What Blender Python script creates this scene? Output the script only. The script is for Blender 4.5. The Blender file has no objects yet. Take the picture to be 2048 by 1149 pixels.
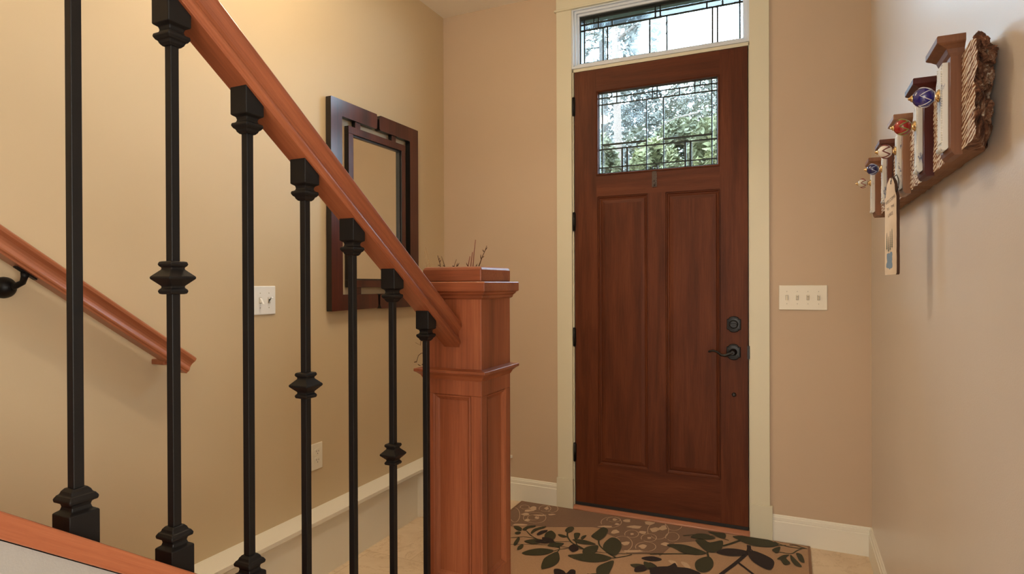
import bpy, bmesh, math, random
from mathutils import Vector, Matrix
random.seed(7)
S = bpy.context.scene
COL = S.collection

# ------------------------------------------------------------------ camera
cam_d = bpy.data.cameras.new('camera')
cam_d.sensor_fit = 'HORIZONTAL'
cam_d.sensor_width = 36.0
cam_d.lens = 36.0 * 1217.28 / 2048.0
cam_d.clip_start = 0.02
cam_d.clip_end = 500
cam = bpy.data.objects.new('camera', cam_d)
COL.objects.link(cam)
R_ = Vector((0.9085409, 0.4177786, -0.0037962))
F_ = Vector((-0.4177921, 0.9085337, -0.0040393))
U_ = Vector((0.0017614, 0.0052559, 0.9999846))
M = Matrix((( R_.x, U_.x, -F_.x, 0.0), (R_.y, U_.y, -F_.y, -3.28064),
            (R_.z, U_.z, -F_.z, 1.27722), (0, 0, 0, 1)))
cam.matrix_world = M
S.camera = cam

# ------------------------------------------------------------------ colour / exposure
S.view_settings.view_transform = 'Standard'
S.view_settings.look = 'None'
S.view_settings.gamma = 1.0
S.view_settings.use_curve_mapping = False
S.view_settings.exposure = 0.07
S.cycles.use_denoising = True
S.cycles.max_bounces = 10
S.cycles.transparent_max_bounces = 16
S.cycles.sample_clamp_indirect = 6.0
S.cycles.caustics_reflective = False
S.cycles.caustics_refractive = False

# ------------------------------------------------------------------ world: bright overcast sky
W = bpy.data.worlds.new('overcast_sky')
S.world = W
W.use_nodes = True
bg = W.node_tree.nodes['Background']
bg.inputs['Color'].default_value = (0.55, 0.80, 1.0, 1)
bg.inputs['Strength'].default_value = 22.0

def area_light(name, loc, target, sx, sy, power, color, spread=math.pi):
    d = bpy.data.lights.new(name, 'AREA')
    d.shape = 'RECTANGLE'; d.size = sx; d.size_y = sy
    d.energy = power; d.color = color; d.spread = spread
    o = bpy.data.objects.new(name, d); COL.objects.link(o)
    o.location = loc
    o.rotation_euler = (Vector(target) - Vector(loc)).to_track_quat('-Z', 'Y').to_euler()
    return o

def point_light(name, loc, power, color, r=0.08):
    d = bpy.data.lights.new(name, 'POINT')
    d.energy = power; d.color = color; d.shadow_soft_size = r
    o = bpy.data.objects.new(name, d); COL.objects.link(o)
    o.location = loc
    return o

# portals on the two glazed openings, so the sky outside is sampled through them
for nm, loc, sx, sy in (('door_lite_portal', (-0.66, 0.20, 2.115), 0.75, 0.55),
                        ('transom_portal', (-0.655, 0.20, 2.65), 0.95, 0.36)):
    o = area_light(nm, loc, (loc[0], -1, loc[2]), sx, sy, 1, (1, 1, 1))
    o.data.cycles.is_portal = True
# warm ceiling lamp over the foyer, added fill for the floor, left wall and camera-facing sides
point_light('foyer_lamp', (-1.37, -1.45, 2.60), 15, (1.0, 0.78, 0.52), 0.035)
sd = bpy.data.lights.new('floor_fill_spot', 'SPOT'); sd.energy = 46; sd.color = (1.0, 0.85, 0.64)  # unseen spot, added to brighten the floor and ledge
sd.spot_size = math.radians(125); sd.spot_blend = 0.9; sd.shadow_soft_size = 0.06
so = bpy.data.objects.new('floor_fill_spot', sd); COL.objects.link(so); so.location = (-0.95, -1.35, 2.92)
point_light('stair_lamp', (-1.40, -3.7, 3.8), 30, (1.0, 0.80, 0.56), 0.10)
area_light('rear_fill_light', (-0.05, -5.5, 1.25), (-0.6, -1.5, 0.9), 1.6, 2.0, 45, (1.0, 0.95, 0.86))  # unseen fill added behind the camera for faces turned towards it
area_light('side_fill_light', (4.3, -4.1, 1.45), (-1.9, -2.5, 0.9), 2.2, 1.9, 175, (0.97, 0.98, 0.92))  # unseen fill, added to lift the lower left wall

# ------------------------------------------------------------------ helpers
MATS = {}
def newmat(name):
    m = bpy.data.materials.new(name); m.use_nodes = True
    nt = m.node_tree
    for n in list(nt.nodes): nt.nodes.remove(n)
    out = nt.nodes.new('ShaderNodeOutputMaterial')
    b = nt.nodes.new('ShaderNodeBsdfPrincipled')
    nt.links.new(b.outputs[0], out.inputs[0])
    MATS[name] = m
    return m, nt, b, out

def coords(nt, scale=(1, 1, 1), rot=(0, 0, 0)):
    tc = nt.nodes.new('ShaderNodeTexCoord')
    m1 = nt.nodes.new('ShaderNodeMapping'); m1.inputs['Rotation'].default_value = rot
    m2 = nt.nodes.new('ShaderNodeMapping'); m2.inputs['Scale'].default_value = scale
    nt.links.new(tc.outputs['Object'], m1.inputs['Vector'])
    nt.links.new(m1.outputs[0], m2.inputs['Vector'])
    return m2.outputs[0]

def noise(nt, vec, scale, detail=4, rough=0.55, dist=0.0):
    n = nt.nodes.new('ShaderNodeTexNoise')
    n.inputs['Scale'].default_value = scale
    n.inputs['Detail'].default_value = detail
    n.inputs['Roughness'].default_value = rough
    n.inputs['Distortion'].default_value = dist
    nt.links.new(vec, n.inputs['Vector'])
    return n.outputs['Fac']

def ramp(nt, fac, stops):
    r = nt.nodes.new('ShaderNodeValToRGB')
    el = r.color_ramp.elements
    el[0].position, el[0].color = stops[0][0], (*stops[0][1], 1)
    el[1].position, el[1].color = stops[-1][0], (*stops[-1][1], 1)
    for p, c in stops[1:-1]:
        e = el.new(p); e.color = (*c, 1)
    nt.links.new(fac, r.inputs[0])
    return r.outputs[0]

def bump(nt, b, h, strength, dist=0.001):
    bp = nt.nodes.new('ShaderNodeBump')
    bp.inputs['Strength'].default_value = strength
    bp.inputs['Distance'].default_value = dist
    nt.links.new(h, bp.inputs['Height'])
    nt.links.new(bp.outputs[0], b.inputs['Normal'])

def plain(name, col, rough=0.5, metal=0.0, spec=0.5, coat=0.0):
    m, nt, b, out = newmat(name)
    b.inputs['Base Color'].default_value = (*col, 1)
    b.inputs['Roughness'].default_value = rough
    b.inputs['Metallic'].default_value = metal
    b.inputs['Specular IOR Level'].default_value = spec
    b.inputs['Coat Weight'].default_value = coat
    b.inputs['Coat Roughness'].default_value = 0.15
    return m

def paint(name, col, rough=0.55, peel=0.25, scale=420, spec=0.4, var=0.03):
    m, nt, b, out = newmat(name)
    v = coords(nt)
    n1 = noise(nt, v, 1.3, 3)
    c0 = tuple(max(0, x * (1 - var)) for x in col); c1 = tuple(min(1, x * (1 + var)) for x in col)
    nt.links.new(ramp(nt, n1, [(0.3, c0), (0.7, c1)]), b.inputs['Base Color'])
    b.inputs['Roughness'].default_value = rough
    b.inputs['Specular IOR Level'].default_value = spec
    bump(nt, b, noise(nt, v, scale, 2), peel, 0.0006)
    return m

def wood(name, stops, axis='Z', rot=(0, 0, 0), rough=0.33, fine=1.0, contrast=1.0, coat=0.25, seed=0.0, bmp=0.08, spec=0.3):
    """procedural timber: grain stretched along one axis, with slow cathedral figure"""
    m, nt, b, out = newmat(name)
    s = {'X': (1.0, 11, 11), 'Y': (11, 1.0, 11), 'Z': (11, 11, 1.0)}[axis]
    v = coords(nt, tuple(k * fine for k in s), rot)
    off = nt.nodes.new('ShaderNodeVectorMath'); off.operation = 'ADD'
    off.inputs[1].default_value = (seed, seed * 1.7, seed * 0.6)
    nt.links.new(v, off.inputs[0]); v = off.outputs[0]
    fig = noise(nt, v, 1.0, 3, 0.5, 0.6)
    s2 = nt.nodes.new('ShaderNodeVectorMath'); s2.operation = 'MULTIPLY'
    s2.inputs[1].default_value = (9, 9, 3.5) if axis == 'Z' else ((3.5, 9, 9) if axis == 'X' else (9, 3.5, 9))
    nt.links.new(v, s2.inputs[0])
    fineg = noise(nt, s2.outputs[0], 1.6, 6, 0.7)
    mx = nt.nodes.new('ShaderNodeMath'); mx.operation = 'MULTIPLY_ADD'
    nt.links.new(fineg, mx.inputs[0]); mx.inputs[1].default_value = 0.42
    m2 = nt.nodes.new('ShaderNodeMath'); m2.operation = 'MULTIPLY'
    nt.links.new(fig, m2.inputs[0]); m2.inputs[1].default_value = 0.58
    nt.links.new(m2.outputs[0], mx.inputs[2])
    nt.links.new(ramp(nt, mx.outputs[0], stops), b.inputs['Base Color'])
    b.inputs['Roughness'].default_value = rough
    b.inputs['Coat Weight'].default_value = coat
    b.inputs['Coat Roughness'].default_value = 0.2
    b.inputs['Specular IOR Level'].default_value = spec
    if bmp: bump(nt, b, fineg, bmp, 0.001)
    return m

class MB:
    """collects polygons and links them as ONE mesh object"""
    def __init__(s): s.v = []; s.f = []; s.m = []; s.sm = []
    def add(s, verts, faces, mi=0, smooth=False):
        o = len(s.v); s.v += [tuple(p) for p in verts]
        for f in faces:
            s.f.append(tuple(o + i for i in f)); s.m.append(mi); s.sm.append(smooth)
    def box(s, x0, x1, y0, y1, z0, z1, mi=0):
        if x0 > x1: x0, x1 = x1, x0
        if y0 > y1: y0, y1 = y1, y0
        if z0 > z1: z0, z1 = z1, z0
        v = [(x, y, z) for z in (z0, z1) for y in (y0, y1) for x in (x0, x1)]
        s.add(v, [(0, 2, 3, 1), (4, 5, 7, 6), (0, 1, 5, 4), (2, 6, 7, 3), (0, 4, 6, 2), (1, 3, 7, 5)], mi)
    def prism(s, poly, mapf, a, b, mi=0, smooth=False, caps=True):
        """poly: 2D outline; mapf(p, t) -> 3D ; extruded from t=a to t=b"""
        n = len(poly)
        v = [mapf(p, a) for p in poly] + [mapf(p, b) for p in poly]
        s.add(v, [(i, (i + 1) % n, n + (i + 1) % n, n + i) for i in range(n)], mi, smooth)
        if caps:
            s.add([mapf(p, a) for p in poly], [tuple(range(n - 1, -1, -1))], mi)
            s.add([mapf(p, b) for p in poly], [tuple(range(n))], mi)
    def loft(s, rings, mi=0, smooth=False, cap=True, closed=True):
        n = len(rings[0]); o = len(s.v)
        for r in rings: s.v += [tuple(p) for p in r]
        for k in range(len(rings) - 1):
            for i in range(n if closed else n - 1):
                j = (i + 1) % n
                s.f.append((o + k * n + i, o + k * n + j, o + (k + 1) * n + j, o + (k + 1) * n + i))
                s.m.append(mi); s.sm.append(smooth)
        if cap:
            s.f.append(tuple(o + i for i in range(n - 1, -1, -1))); s.m.append(mi); s.sm.append(False)
            s.f.append(tuple(o + (len(rings) - 1) * n + i for i in range(n))); s.m.append(mi); s.sm.append(False)
    def sqstack(s, prof, cx=0, cy=0, mi=0):
        """square section column: prof = [(z, halfwidth)] or (z, hx, hy)"""
        rings = []
        for p in prof:
            z, hx = p[0], p[1]; hy = p[2] if len(p) > 2 else hx
            rings.append([(cx - hx, cy - hy, z), (cx + hx, cy - hy, z), (cx + hx, cy + hy, z), (cx - hx, cy + hy, z)])
        s.loft(rings, mi)
    def lathe(s, prof, origin, axis='Z', n=24, mi=0, cap=True):
        rings = []
        for t, r in prof:
            ring = []
            for i in range(n):
                a = 2 * math.pi * i / n; c, d = r * math.cos(a), r * math.sin(a)
                q = {'Z': (c, d, t), 'X': (t, c, d), 'Y': (d, t, c)}[axis]
                ring.append((origin[0] + q[0], origin[1] + q[1], origin[2] + q[2]))
            rings.append(ring)
        s.loft(rings, mi, True, cap)
    def tube(s, pts, radii, n=8, mi=0):
        pts = [Vector(p) for p in pts]
        if not hasattr(radii, '__len__'): radii = [radii] * len(pts)
        up = Vector((0.13, 0.27, 1)).normalized(); rings = []
        for i, p in enumerate(pts):
            t = (pts[min(i + 1, len(pts) - 1)] - pts[max(i - 1, 0)]).normalized()
            a = t.cross(up)
            if a.length < 1e-3: a = t.cross(Vector((1, 0, 0)))
            a.normalize(); b = t.cross(a)
            rings.append([p + (a * math.cos(2 * math.pi * k / n) + b * math.sin(2 * math.pi * k / n)) * radii[i] for k in range(n)])
        s.loft(rings, mi, True)
    def build(s, name, mats, parent=None, bevel=0.0, seg=2, origin=None, fix=True):
        me = bpy.data.meshes.new(name)
        vs = s.v
        if origin: vs = [(x - origin[0], y - origin[1], z - origin[2]) for x, y, z in vs]
        me.from_pydata(vs, [], s.f)
        if not isinstance(mats, (list, tuple)): mats = [mats]
        for m in mats: me.materials.append(m)
        for p, mi, sm in zip(me.polygons, s.m, s.sm):
            p.material_index = mi; p.use_smooth = sm
        me.update()
        if fix:
            bm = bmesh.new(); bm.from_mesh(me)
            bmesh.ops.recalc_face_normals(bm, faces=bm.faces)
            bm.to_mesh(me); bm.free()
        o = bpy.data.objects.new(name, me); COL.objects.link(o)
        if origin: o.location = origin
        if parent is not None:
            o.parent = parent
            if parent.type == 'MESH' or True:
                o.matrix_parent_inverse = world_of(parent).inverted()
        if bevel > 0:
            md = o.modifiers.new('bevel', 'BEVEL'); md.width = bevel; md.segments = seg
            md.limit_method = 'ANGLE'; md.angle_limit = math.radians(40); md.harden_normals = False
        return o

def world_of(o):
    m = Matrix.LocRotScale(o.location, o.rotation_euler, o.scale)
    if o.parent is not None:
        m = world_of(o.parent) @ o.matrix_parent_inverse @ m
    return m

def thing(name, label, cat, loc=(0, 0, 0), group=None):
    o = bpy.data.objects.new(name, None); COL.objects.link(o)
    o.location = loc; o.empty_display_size = 0.1
    o['label'] = label; o['category'] = cat
    if group: o['group'] = group
    return o

def struct(o, label=None, cat=None):
    o['kind'] = 'structure'
    if label: o['label'] = label
    if cat: o['category'] = cat
    return o

# ------------------------------------------------------------------ materials
tan_wall = paint('tan_wall_paint', (0.60, 0.475, 0.305), rough=0.5, peel=0.22)
tan_wall2 = paint('tan_wall_paint_door_side', (0.575, 0.44, 0.318), rough=0.55, peel=0.22)
light_wall = paint('pale_wall_paint', (0.74, 0.68, 0.63), rough=0.32, spec=0.75, peel=0.5, scale=330)
ceil_m = paint('ceiling_paint', (0.88, 0.82, 0.72), rough=0.8, peel=0.8, scale=160)
trim_m = paint('cream_trim_paint', (0.73, 0.69, 0.54), rough=0.4, peel=0.04)
base_m = paint('white_trim_paint', (0.86, 0.835, 0.745), rough=0.38, peel=0.04)
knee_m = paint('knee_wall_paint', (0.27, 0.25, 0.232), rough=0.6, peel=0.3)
vinyl_m = plain('white_vinyl', (0.72, 0.78, 0.86), 0.35)
plate_m = plain('almond_plastic', (0.80, 0.75, 0.63), 0.35)
platew_m = plain('white_plastic', (0.85, 0.86, 0.86), 0.35)
slot_m = plain('dark_slot', (0.02, 0.02, 0.02), 0.6)
iron_m = plain('black_iron', (0.006, 0.005, 0.0048), 0.42, 0.0, 0.22)
iron2_m = plain('black_door_hardware', (0.006, 0.0045, 0.004), 0.34, 0.0, 0.35)
lead_m = plain('dark_lead_came', (0.018, 0.024, 0.024), 0.45, 0.4)
bevel_m = plain('bevel_edge', (0.30, 0.35, 0.38), 0.25, 0.2)
rubber_m = plain('black_rubber', (0.015, 0.013, 0.013), 0.6)

CH = [(0.30, (0.130, 0.034, 0.014)), (0.50, (0.245, 0.070, 0.029)), (0.70, (0.35, 0.115, 0.050))]
cherry_rail = wood('cherry_rail', CH, 'Y', (math.radians(35.78), 0, 0), rough=0.42, coat=0.1)
cherry_lit = wood('cherry_wall_rail_lit', [(0.28, (0.25, 0.075, 0.031)), (0.48, (0.36, 0.120, 0.052)), (0.72, (0.46, 0.17, 0.08))], 'Y', (math.radians(35.78), 0, 0), rough=0.34, coat=0.25)  # same cherry with lighter stops: door daylight put into the colour
cherry_v = wood('cherry_vertical', CH, 'Z', rough=0.42, coat=0.03)
cherry_y = wood('cherry_crosswise', CH, 'X', rough=0.36, coat=0.15, seed=3.1)
cherry_cap = wood('cherry_cap', CH, 'Y', (math.radians(35.78), 0, 0), rough=0.35, coat=0.25, seed=5.0)
DR = [(0.30, (0.056, 0.0125, 0.0040)), (0.5, (0.100, 0.0245, 0.0080)), (0.72, (0.158, 0.044, 0.0155))]
door_v = wood('door_grain_vertical', DR, 'Z', rough=0.5, fine=1.6, coat=0.0, seed=1.0, bmp=0.2, spec=0.22)
door_h = wood('door_grain_horizontal', DR, 'X', rough=0.5, fine=1.6, coat=0.0, seed=2.0, bmp=0.2, spec=0.22)
sill_m = wood('oak_sill', [(0.3, (0.30, 0.11, 0.055)), (0.7, (0.46, 0.19, 0.10))], 'X', rough=0.4)
mirror_wood = wood('mahogany_frame', [(0.3, (0.022, 0.005, 0.0035)), (0.55, (0.066, 0.013, 0.008)), (0.8, (0.13, 0.030, 0.015))], 'Z', rough=0.28, coat=0.4, fine=0.8)
mirror_dark = plain('black_frame_edge', (0.008, 0.006, 0.006), 0.3)

m, nt, b, out = newmat('mirror_silver')
b.inputs['Base Color'].default_value = (0.80, 0.80, 0.72, 1)
b.inputs['Metallic'].default_value = 1.0; b.inputs['Roughness'].default_value = 0.015
silver_m = m

# beige stone tile floor
m, nt, b, out = newmat('travertine_tile')
v = coords(nt)
n1 = noise(nt, v, 2.2, 6, 0.62, 0.8)
c = ramp(nt, n1, [(0.25, (0.60, 0.45, 0.29)), (0.45, (0.71, 0.55, 0.38)), (0.6, (0.79, 0.64, 0.46)), (0.8, (0.70, 0.54, 0.38))])
vein = noise(nt, v, 3.1, 7, 0.7, 1.6)
vm = ramp(nt, vein, [(0.485, (1, 1, 1)), (0.5, (0.82, 0.76, 0.68)), (0.515, (1, 1, 1))])
mixn = nt.nodes.new('ShaderNodeMix'); mixn.data_type = 'RGBA'; mixn.blend_type = 'MULTIPLY'
mixn.inputs[0].default_value = 1.0
nt.links.new(c, mixn.inputs[6]); nt.links.new(vm, mixn.inputs[7])
br = nt.nodes.new('ShaderNodeTexBrick')
br.offset = 0.5
br.inputs['Scale'].default_value = 1.0
br.inputs['Brick Width'].default_value = 0.46; br.inputs['Row Height'].default_value = 0.46
br.inputs['Mortar Size'].default_value = 0.0022; br.inputs['Mortar Smooth'].default_value = 0.3
br.inputs['Color1'].default_value = (1, 1, 1, 1); br.inputs['Color2'].default_value = (0.95, 0.95, 0.94, 1)
br.inputs['Mortar'].default_value = (0.80, 0.74, 0.66, 1)
vb = coords(nt)
nt.links.new(vb, br.inputs['Vector'])
mix2 = nt.nodes.new('ShaderNodeMix'); mix2.data_type = 'RGBA'; mix2.blend_type = 'MULTIPLY'
mix2.inputs[0].default_value = 1.0
nt.links.new(mixn.outputs[2], mix2.inputs[6]); nt.links.new(br.outputs['Color'], mix2.inputs[7])
nt.links.new(mix2.outputs[2], b.inputs['Base Color'])
b.inputs['Roughness'].default_value = 0.35
tile_m = m

def glass_mat(name, rough_amt, bscale, bstr, refr):
    """thin pane: mostly see-through, partly refracted by its rain texture, a little reflection"""
    m = bpy.data.materials.new(name); m.use_nodes = True; nt = m.node_tree
    for n in list(nt.nodes): nt.nodes.remove(n)
    out = nt.nodes.new('ShaderNodeOutputMaterial')
    tr = nt.nodes.new('ShaderNodeBsdfTransparent'); tr.inputs[0].default_value = (0.97, 0.985, 0.98, 1)
    rf = nt.nodes.new('ShaderNodeBsdfRefraction'); rf.inputs['IOR'].default_value = 1.12
    rf.inputs['Roughness'].default_value = rough_amt
    gl = nt.nodes.new('ShaderNodeBsdfGlossy'); gl.inputs['Roughness'].default_value = 0.015
    v = coords(nt, (1, 1, 1))
    n1 = noise(nt, v, bscale, 3, 0.6, 0.5)
    bp = nt.nodes.new('ShaderNodeBump'); bp.inputs['Strength'].default_value = bstr; bp.inputs['Distance'].default_value = 0.004
    nt.links.new(n1, bp.inputs['Height']); nt.links.new(bp.outputs[0], rf.inputs['Normal'])
    m1 = nt.nodes.new('ShaderNodeMixShader'); m1.inputs[0].default_value = refr
    nt.links.new(tr.outputs[0], m1.inputs[1]); nt.links.new(rf.outputs[0], m1.inputs[2])
    m2 = nt.nodes.new('ShaderNodeMixShader'); m2.inputs[0].default_value = 0.012
    nt.links.new(m1.outputs[0], m2.inputs[1]); nt.links.new(gl.outputs[0], m2.inputs[2])
    nt.links.new(m2.outputs[0], out.inputs[0])
    return m
glass_clear = glass_mat('clear_glass', 0.0, 60, 0.15, 0.05)
glass_rain = glass_mat('rain_glass', 0.0, 130, 0.16, 0.22)

LX, RX, CZ, BY = -1.974, 0.3376, 2.941, -6.2

# ------------------------------------------------------------------ room shell
g = MB(); g.box(LX - .2, RX + .2, BY, .16, -.12, 0); g.box(RX + .2, 4.8, BY, -2.6, -.12, 0); struct(g.build('floor', tile_m))
g = MB(); g.box(LX - .2, RX + .2, -1.9, .16, CZ, CZ + .12); g.box(-0.86, RX + .2, BY, -1.9, CZ, CZ + .12); g.box(RX + .2, 4.8, BY, -2.6, CZ, CZ + .12)
g.box(LX - .2, -0.86, BY, -1.9, CZ + 1.6, CZ + 1.7); g.box(LX - .2, -0.86, -1.9, -1.8, CZ + .12, CZ + 1.7)
g.box(-0.86, -0.78, BY, -1.9, CZ + .12, CZ + 1.7)
struct(g.build('ceiling', ceil_m))
g = MB(); g.box(LX - .15, LX, BY, .16, 0, CZ + 1.65); struct(g.build('wall_left', tan_wall))
g = MB(); g.box(RX, RX + .15, -2.75, .16, 0, CZ); struct(g.build('wall_right', light_wall))
g = MB(); g.box(RX + .15, 4.6, -2.75, -2.6, 0, CZ); struct(g.build('wall_side_front', light_wall))
g = MB(); g.box(4.6, 4.75, BY, -2.6, 0, CZ); struct(g.build('wall_side', light_wall))
g = MB(); g.box(LX, 4.6, BY - .15, BY, 0, CZ + 1.65); struct(g.build('wall_back', light_wall))
# front wall around the door and transom opening
OX0, OX1, OZ = -1.150, -0.166, 2.86
g = MB(); g.box(LX, OX0, 0, .16, 0, CZ); g.box(OX1, RX, 0, .16, 0, CZ); g.box(OX0, OX1, 0, .16, OZ, CZ)
struct(g.build('wall_front', tan_wall2))

# baseboards (profile: tall board, two-step cap)
def base_profile(h=0.134, d=0.014):
    return [(0, 0), (d, 0), (d, h - .032), (d * .72, h - .029), (d * .80, h - .024), (d * .80, h - .012),
            (d * .5, h - .009), (d * .5, h - .005), (d * .3, h), (0, h)]
def base_x(name, x0, x1, y=0):
    g = MB(); g.prism(base_profile(), lambda p, t: (t, y - p[0], p[1]), x0, x1); return struct(g.build(name, base_m))
base_x('baseboard_front_left', -1.86, -1.2225)
base_x('baseboard_front_right', -0.0885, RX)
g = MB(); g.prism(base_profile(), lambda p, t: (RX - p[0], t, p[1]), -2.75, -0.0); struct(g.build('baseboard_right', base_m))

# low boxed ledge along the left wall, ending in a diagonal at the front wall
LZ = 0.264
face = [(LX, -1.99), (-1.868, -1.99), (-1.868, -0.470), (-1.522, -0.001), (LX, -0.001)]
top = [(LX, -1.99), (-1.848, -1.99), (-1.848, -0.461), (-1.506, -0.001), (LX, -0.001)]
g = MB()
g.prism(face, lambda p, t: (p[0], p[1], t), 0, LZ - .016)
led = struct(g.build('trim_1', base_m), 'cream boxed ledge running low along the left wall', 'ledge')
g = MB(); g.prism(top, lambda p, t: (p[0], p[1], t), LZ - .016, LZ)
o = g.build('ledge_top', base_m, led, bevel=0.006, seg=3)
g = MB()
cove = [(0, 0), (.012, 0), (.010, -.006), (.004, -.012), (0, -.014)]
g.prism(cove, lambda p, t: (-1.868 + p[0], t, LZ - .016 + p[1]), -1.99, -0.470)
g.build('ledge_moulding', base_m, led)

# ------------------------------------------------------------------ door casing
g = MB()
g.box(-1.2172, -1.1270, -0.018, 0, .175, 2.827)
g.box(-0.1915, -0.1005, -0.018, 0, .175, 2.827)
cas = struct(g.build('trim_2', trim_m, bevel=0.0015), 'wide flat cream casing around the front door', 'door casing')
g = MB(); g.box(-1.222, -1.1245, -0.024, 0, 0, .175); g.build('plinth_block', trim_m, cas, bevel=0.0015)
g = MB(); g.box(-0.1925, -0.0885, -0.024, 0, 0, .175); g.build('plinth_block', trim_m, cas, bevel=0.0015)
g = MB(); g.box(-1.2172, -0.1005, -0.020, 0, 2.836, CZ); g.build('header_board', trim_m, cas, bevel=0.0015)
g = MB(); g.box(-1.228, -0.09, -0.030, 0, 2.825, 2.836); g.build('header_bead', trim_m, cas, bevel=0.004)
# jambs
g = MB()
g.box(OX0, -1.1200, -0.002, .15, 0, 2.49); g.box(-0.1960, OX1, -0.002, .15, 0, 2.49)
g.box(-1.1205, -1.1050, .0458, .15, 0, 2.478); g.box(-0.211, -0.1955, .0458, .15, 0, 2.478); g.box(-1.1205, -.1955, .0458, .15, 2.465, 2.478)
g.box(OX0, OX1, -0.002, .15, 2.4755, 2.4925)
struct(g.build('trim_3', trim_m), 'cream jamb lining the front doorway', 'door jamb')
g = MB(); g.prism([(-0.024, 0), (.15, 0), (.15, .030), (.0, .030), (-0.020, .016), (-0.024, .012)], lambda p, t: (t, p[0], p[1]), -1.1235, -0.193)
struct(g.build('trim_4', sill_m, bevel=0.002), 'reddish wooden threshold under the front door', 'threshold')
# ------------------------------------------------------------------ front door
DX0, DX1, DZ0, DZ1 = -1.115, -0.201, 0.036, 2.4735
GX0, GX1, GZ0, GZ1 = -0.976, -0.347, 1.893, 2.340
DT = 0.045
door = MB()
PX = [(-0.982, -0.702), (-0.610, -0.333)]; PZ = (0.270, 1.765)
# stiles (vertical grain 0), rails (horizontal grain 1)
door.box(DX0, GX0 - .012, 0, DT, DZ0, DZ1, 0)
door.box(GX1 + .012, DX1, 0, DT, DZ0, DZ1, 0)
SL, SR = GX0 - .012, GX1 + .012
door.box(SL, SR, 0, DT, GZ1 + .012, DZ1, 1)
door.box(SL, SR, 0, DT, PZ[1], GZ0 - .012, 1)
door.box(SL, SR, 0, DT, DZ0, PZ[0], 1)
door.box(SL, PX[0][0], 0, DT, PZ[0], PZ[1], 0)
door.box(PX[0][1], PX[1][0], 0, DT, PZ[0], PZ[1], 0)
door.box(PX[1][1], SR, 0, DT, PZ[0], PZ[1], 0)
dr = struct(door.build('door_1', [door_v, door_h]), 'tall stained wood front door with a leaded glass lite', 'door')
def frame_moulding(g, x0, x1, z0, z1, prof, mi=0, mj=1):
    """picture-frame moulding with mitred corners; prof = [(inset, y)]"""
    rings = []
    for d, y in prof:
        rings.append([(x0 + d, y, z0 + d), (x1 - d, y, z0 + d), (x1 - d, y, z1 - d), (x0 + d, y, z1 - d)])
    for k in range(len(rings) - 1):
        a, b_ = rings[k], rings[k + 1]
        for i in range(4):
            j = (i + 1) % 4
            g.add([a[i], a[j], b_[j], b_[i]], [(0, 1, 2, 3)], mj if i in (0, 2) else mi)
for (x0, x1) in PX:
    g = MB()
    frame_moulding(g, x0, x1, PZ[0], PZ[1], [(0, 0), (.002, .006), (.006, .006), (.011, .012), (.016, .013), (.022, .009), (.040, .007)])
    g.add([(x0 + .04, .007, PZ[0] + .04), (x1 - .04, .007, PZ[0] + .04), (x1 - .04, .007, PZ[1] - .04), (x0 + .04, .007, PZ[1] - .04)], [(0, 1, 2, 3)], 0)
    g.box(x0, x1, .020, DT, PZ[0], PZ[1], 0)
    g.build('door_panel', [door_v, door_h], dr)
g = MB()
frame_moulding(g, GX0 - .012, GX1 + .012, GZ0 - .012, GZ1 + .012, [(0, 0), (0, -.004), (.004, -.006), (.009, -.003), (.012, .010), (.012, .034), (0, .045)])
g.build('lite_moulding', [door_v, door_h], dr)
# glazing: textured lights and clear bevelled border lights in one pane set
def lites(name, glist, y, parent, th=0.004):
    g = MB()
    for (x0, x1, z0, z1, mi) in glist:
        g.add([(x0, y, z0), (x1, y, z0), (x1, y, z1), (x0, y, z1)], [(0, 1, 2, 3)], mi)
    return g.build(name, [glass_clear, glass_rain], parent, fix=False)
y1, y2 = 2.312, 2.2755; yb1, yb2, yb3 = 2.0515, 2.026, 1.9245
xa, xb, xc, xd = -0.956, -0.711, -0.620, -0.374
G = [(GX0, xa, GZ0, GZ1, 0), (xd, GX1, GZ0, GZ1, 0), (xa, xd, y2, GZ1, 0),
     (xa, xb, yb1, y2, 1), (xb, xc, yb2, y2, 0), (xc, xd, yb1, y2, 1),
     (xa, xb, yb2, yb1, 0), (xc, xd, yb2, yb1, 0), (xa, -0.845, yb3, yb2, 0), (-0.845, -0.817, GZ0, yb2, 0),
     (-0.817, xb, yb3, yb2, 1), (xb, xc, yb3, yb2, 0), (xc, -0.508, yb3, yb2, 0), (-0.508, -0.481, GZ0, yb2, 0),
     (-0.481, xd, yb3, yb2, 1), (xa, -0.845, GZ0, yb3, 0), (-0.817, -0.508, GZ0, yb3, 0), (-0.481, xd, GZ0, yb3, 0)]
lites('glass_lite', G, .014, dr)
def came(segs, y, parent, w=0.0068):
    g = MB()
    for (x0, z0, x1, z1, k) in segs:
        ww = w * k / 2
        if abs(x0 - x1) < 1e-6: g.box(x0 - ww, x0 + ww, y - .003, y + .003, min(z0, z1), max(z0, z1))
        else: g.box(min(x0, x1), max(x0, x1), y - .003, y + .003, z0 - ww, z0 + ww)
    return g.build('lead_came', lead_m, parent, bevel=0.0008, seg=1)
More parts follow.
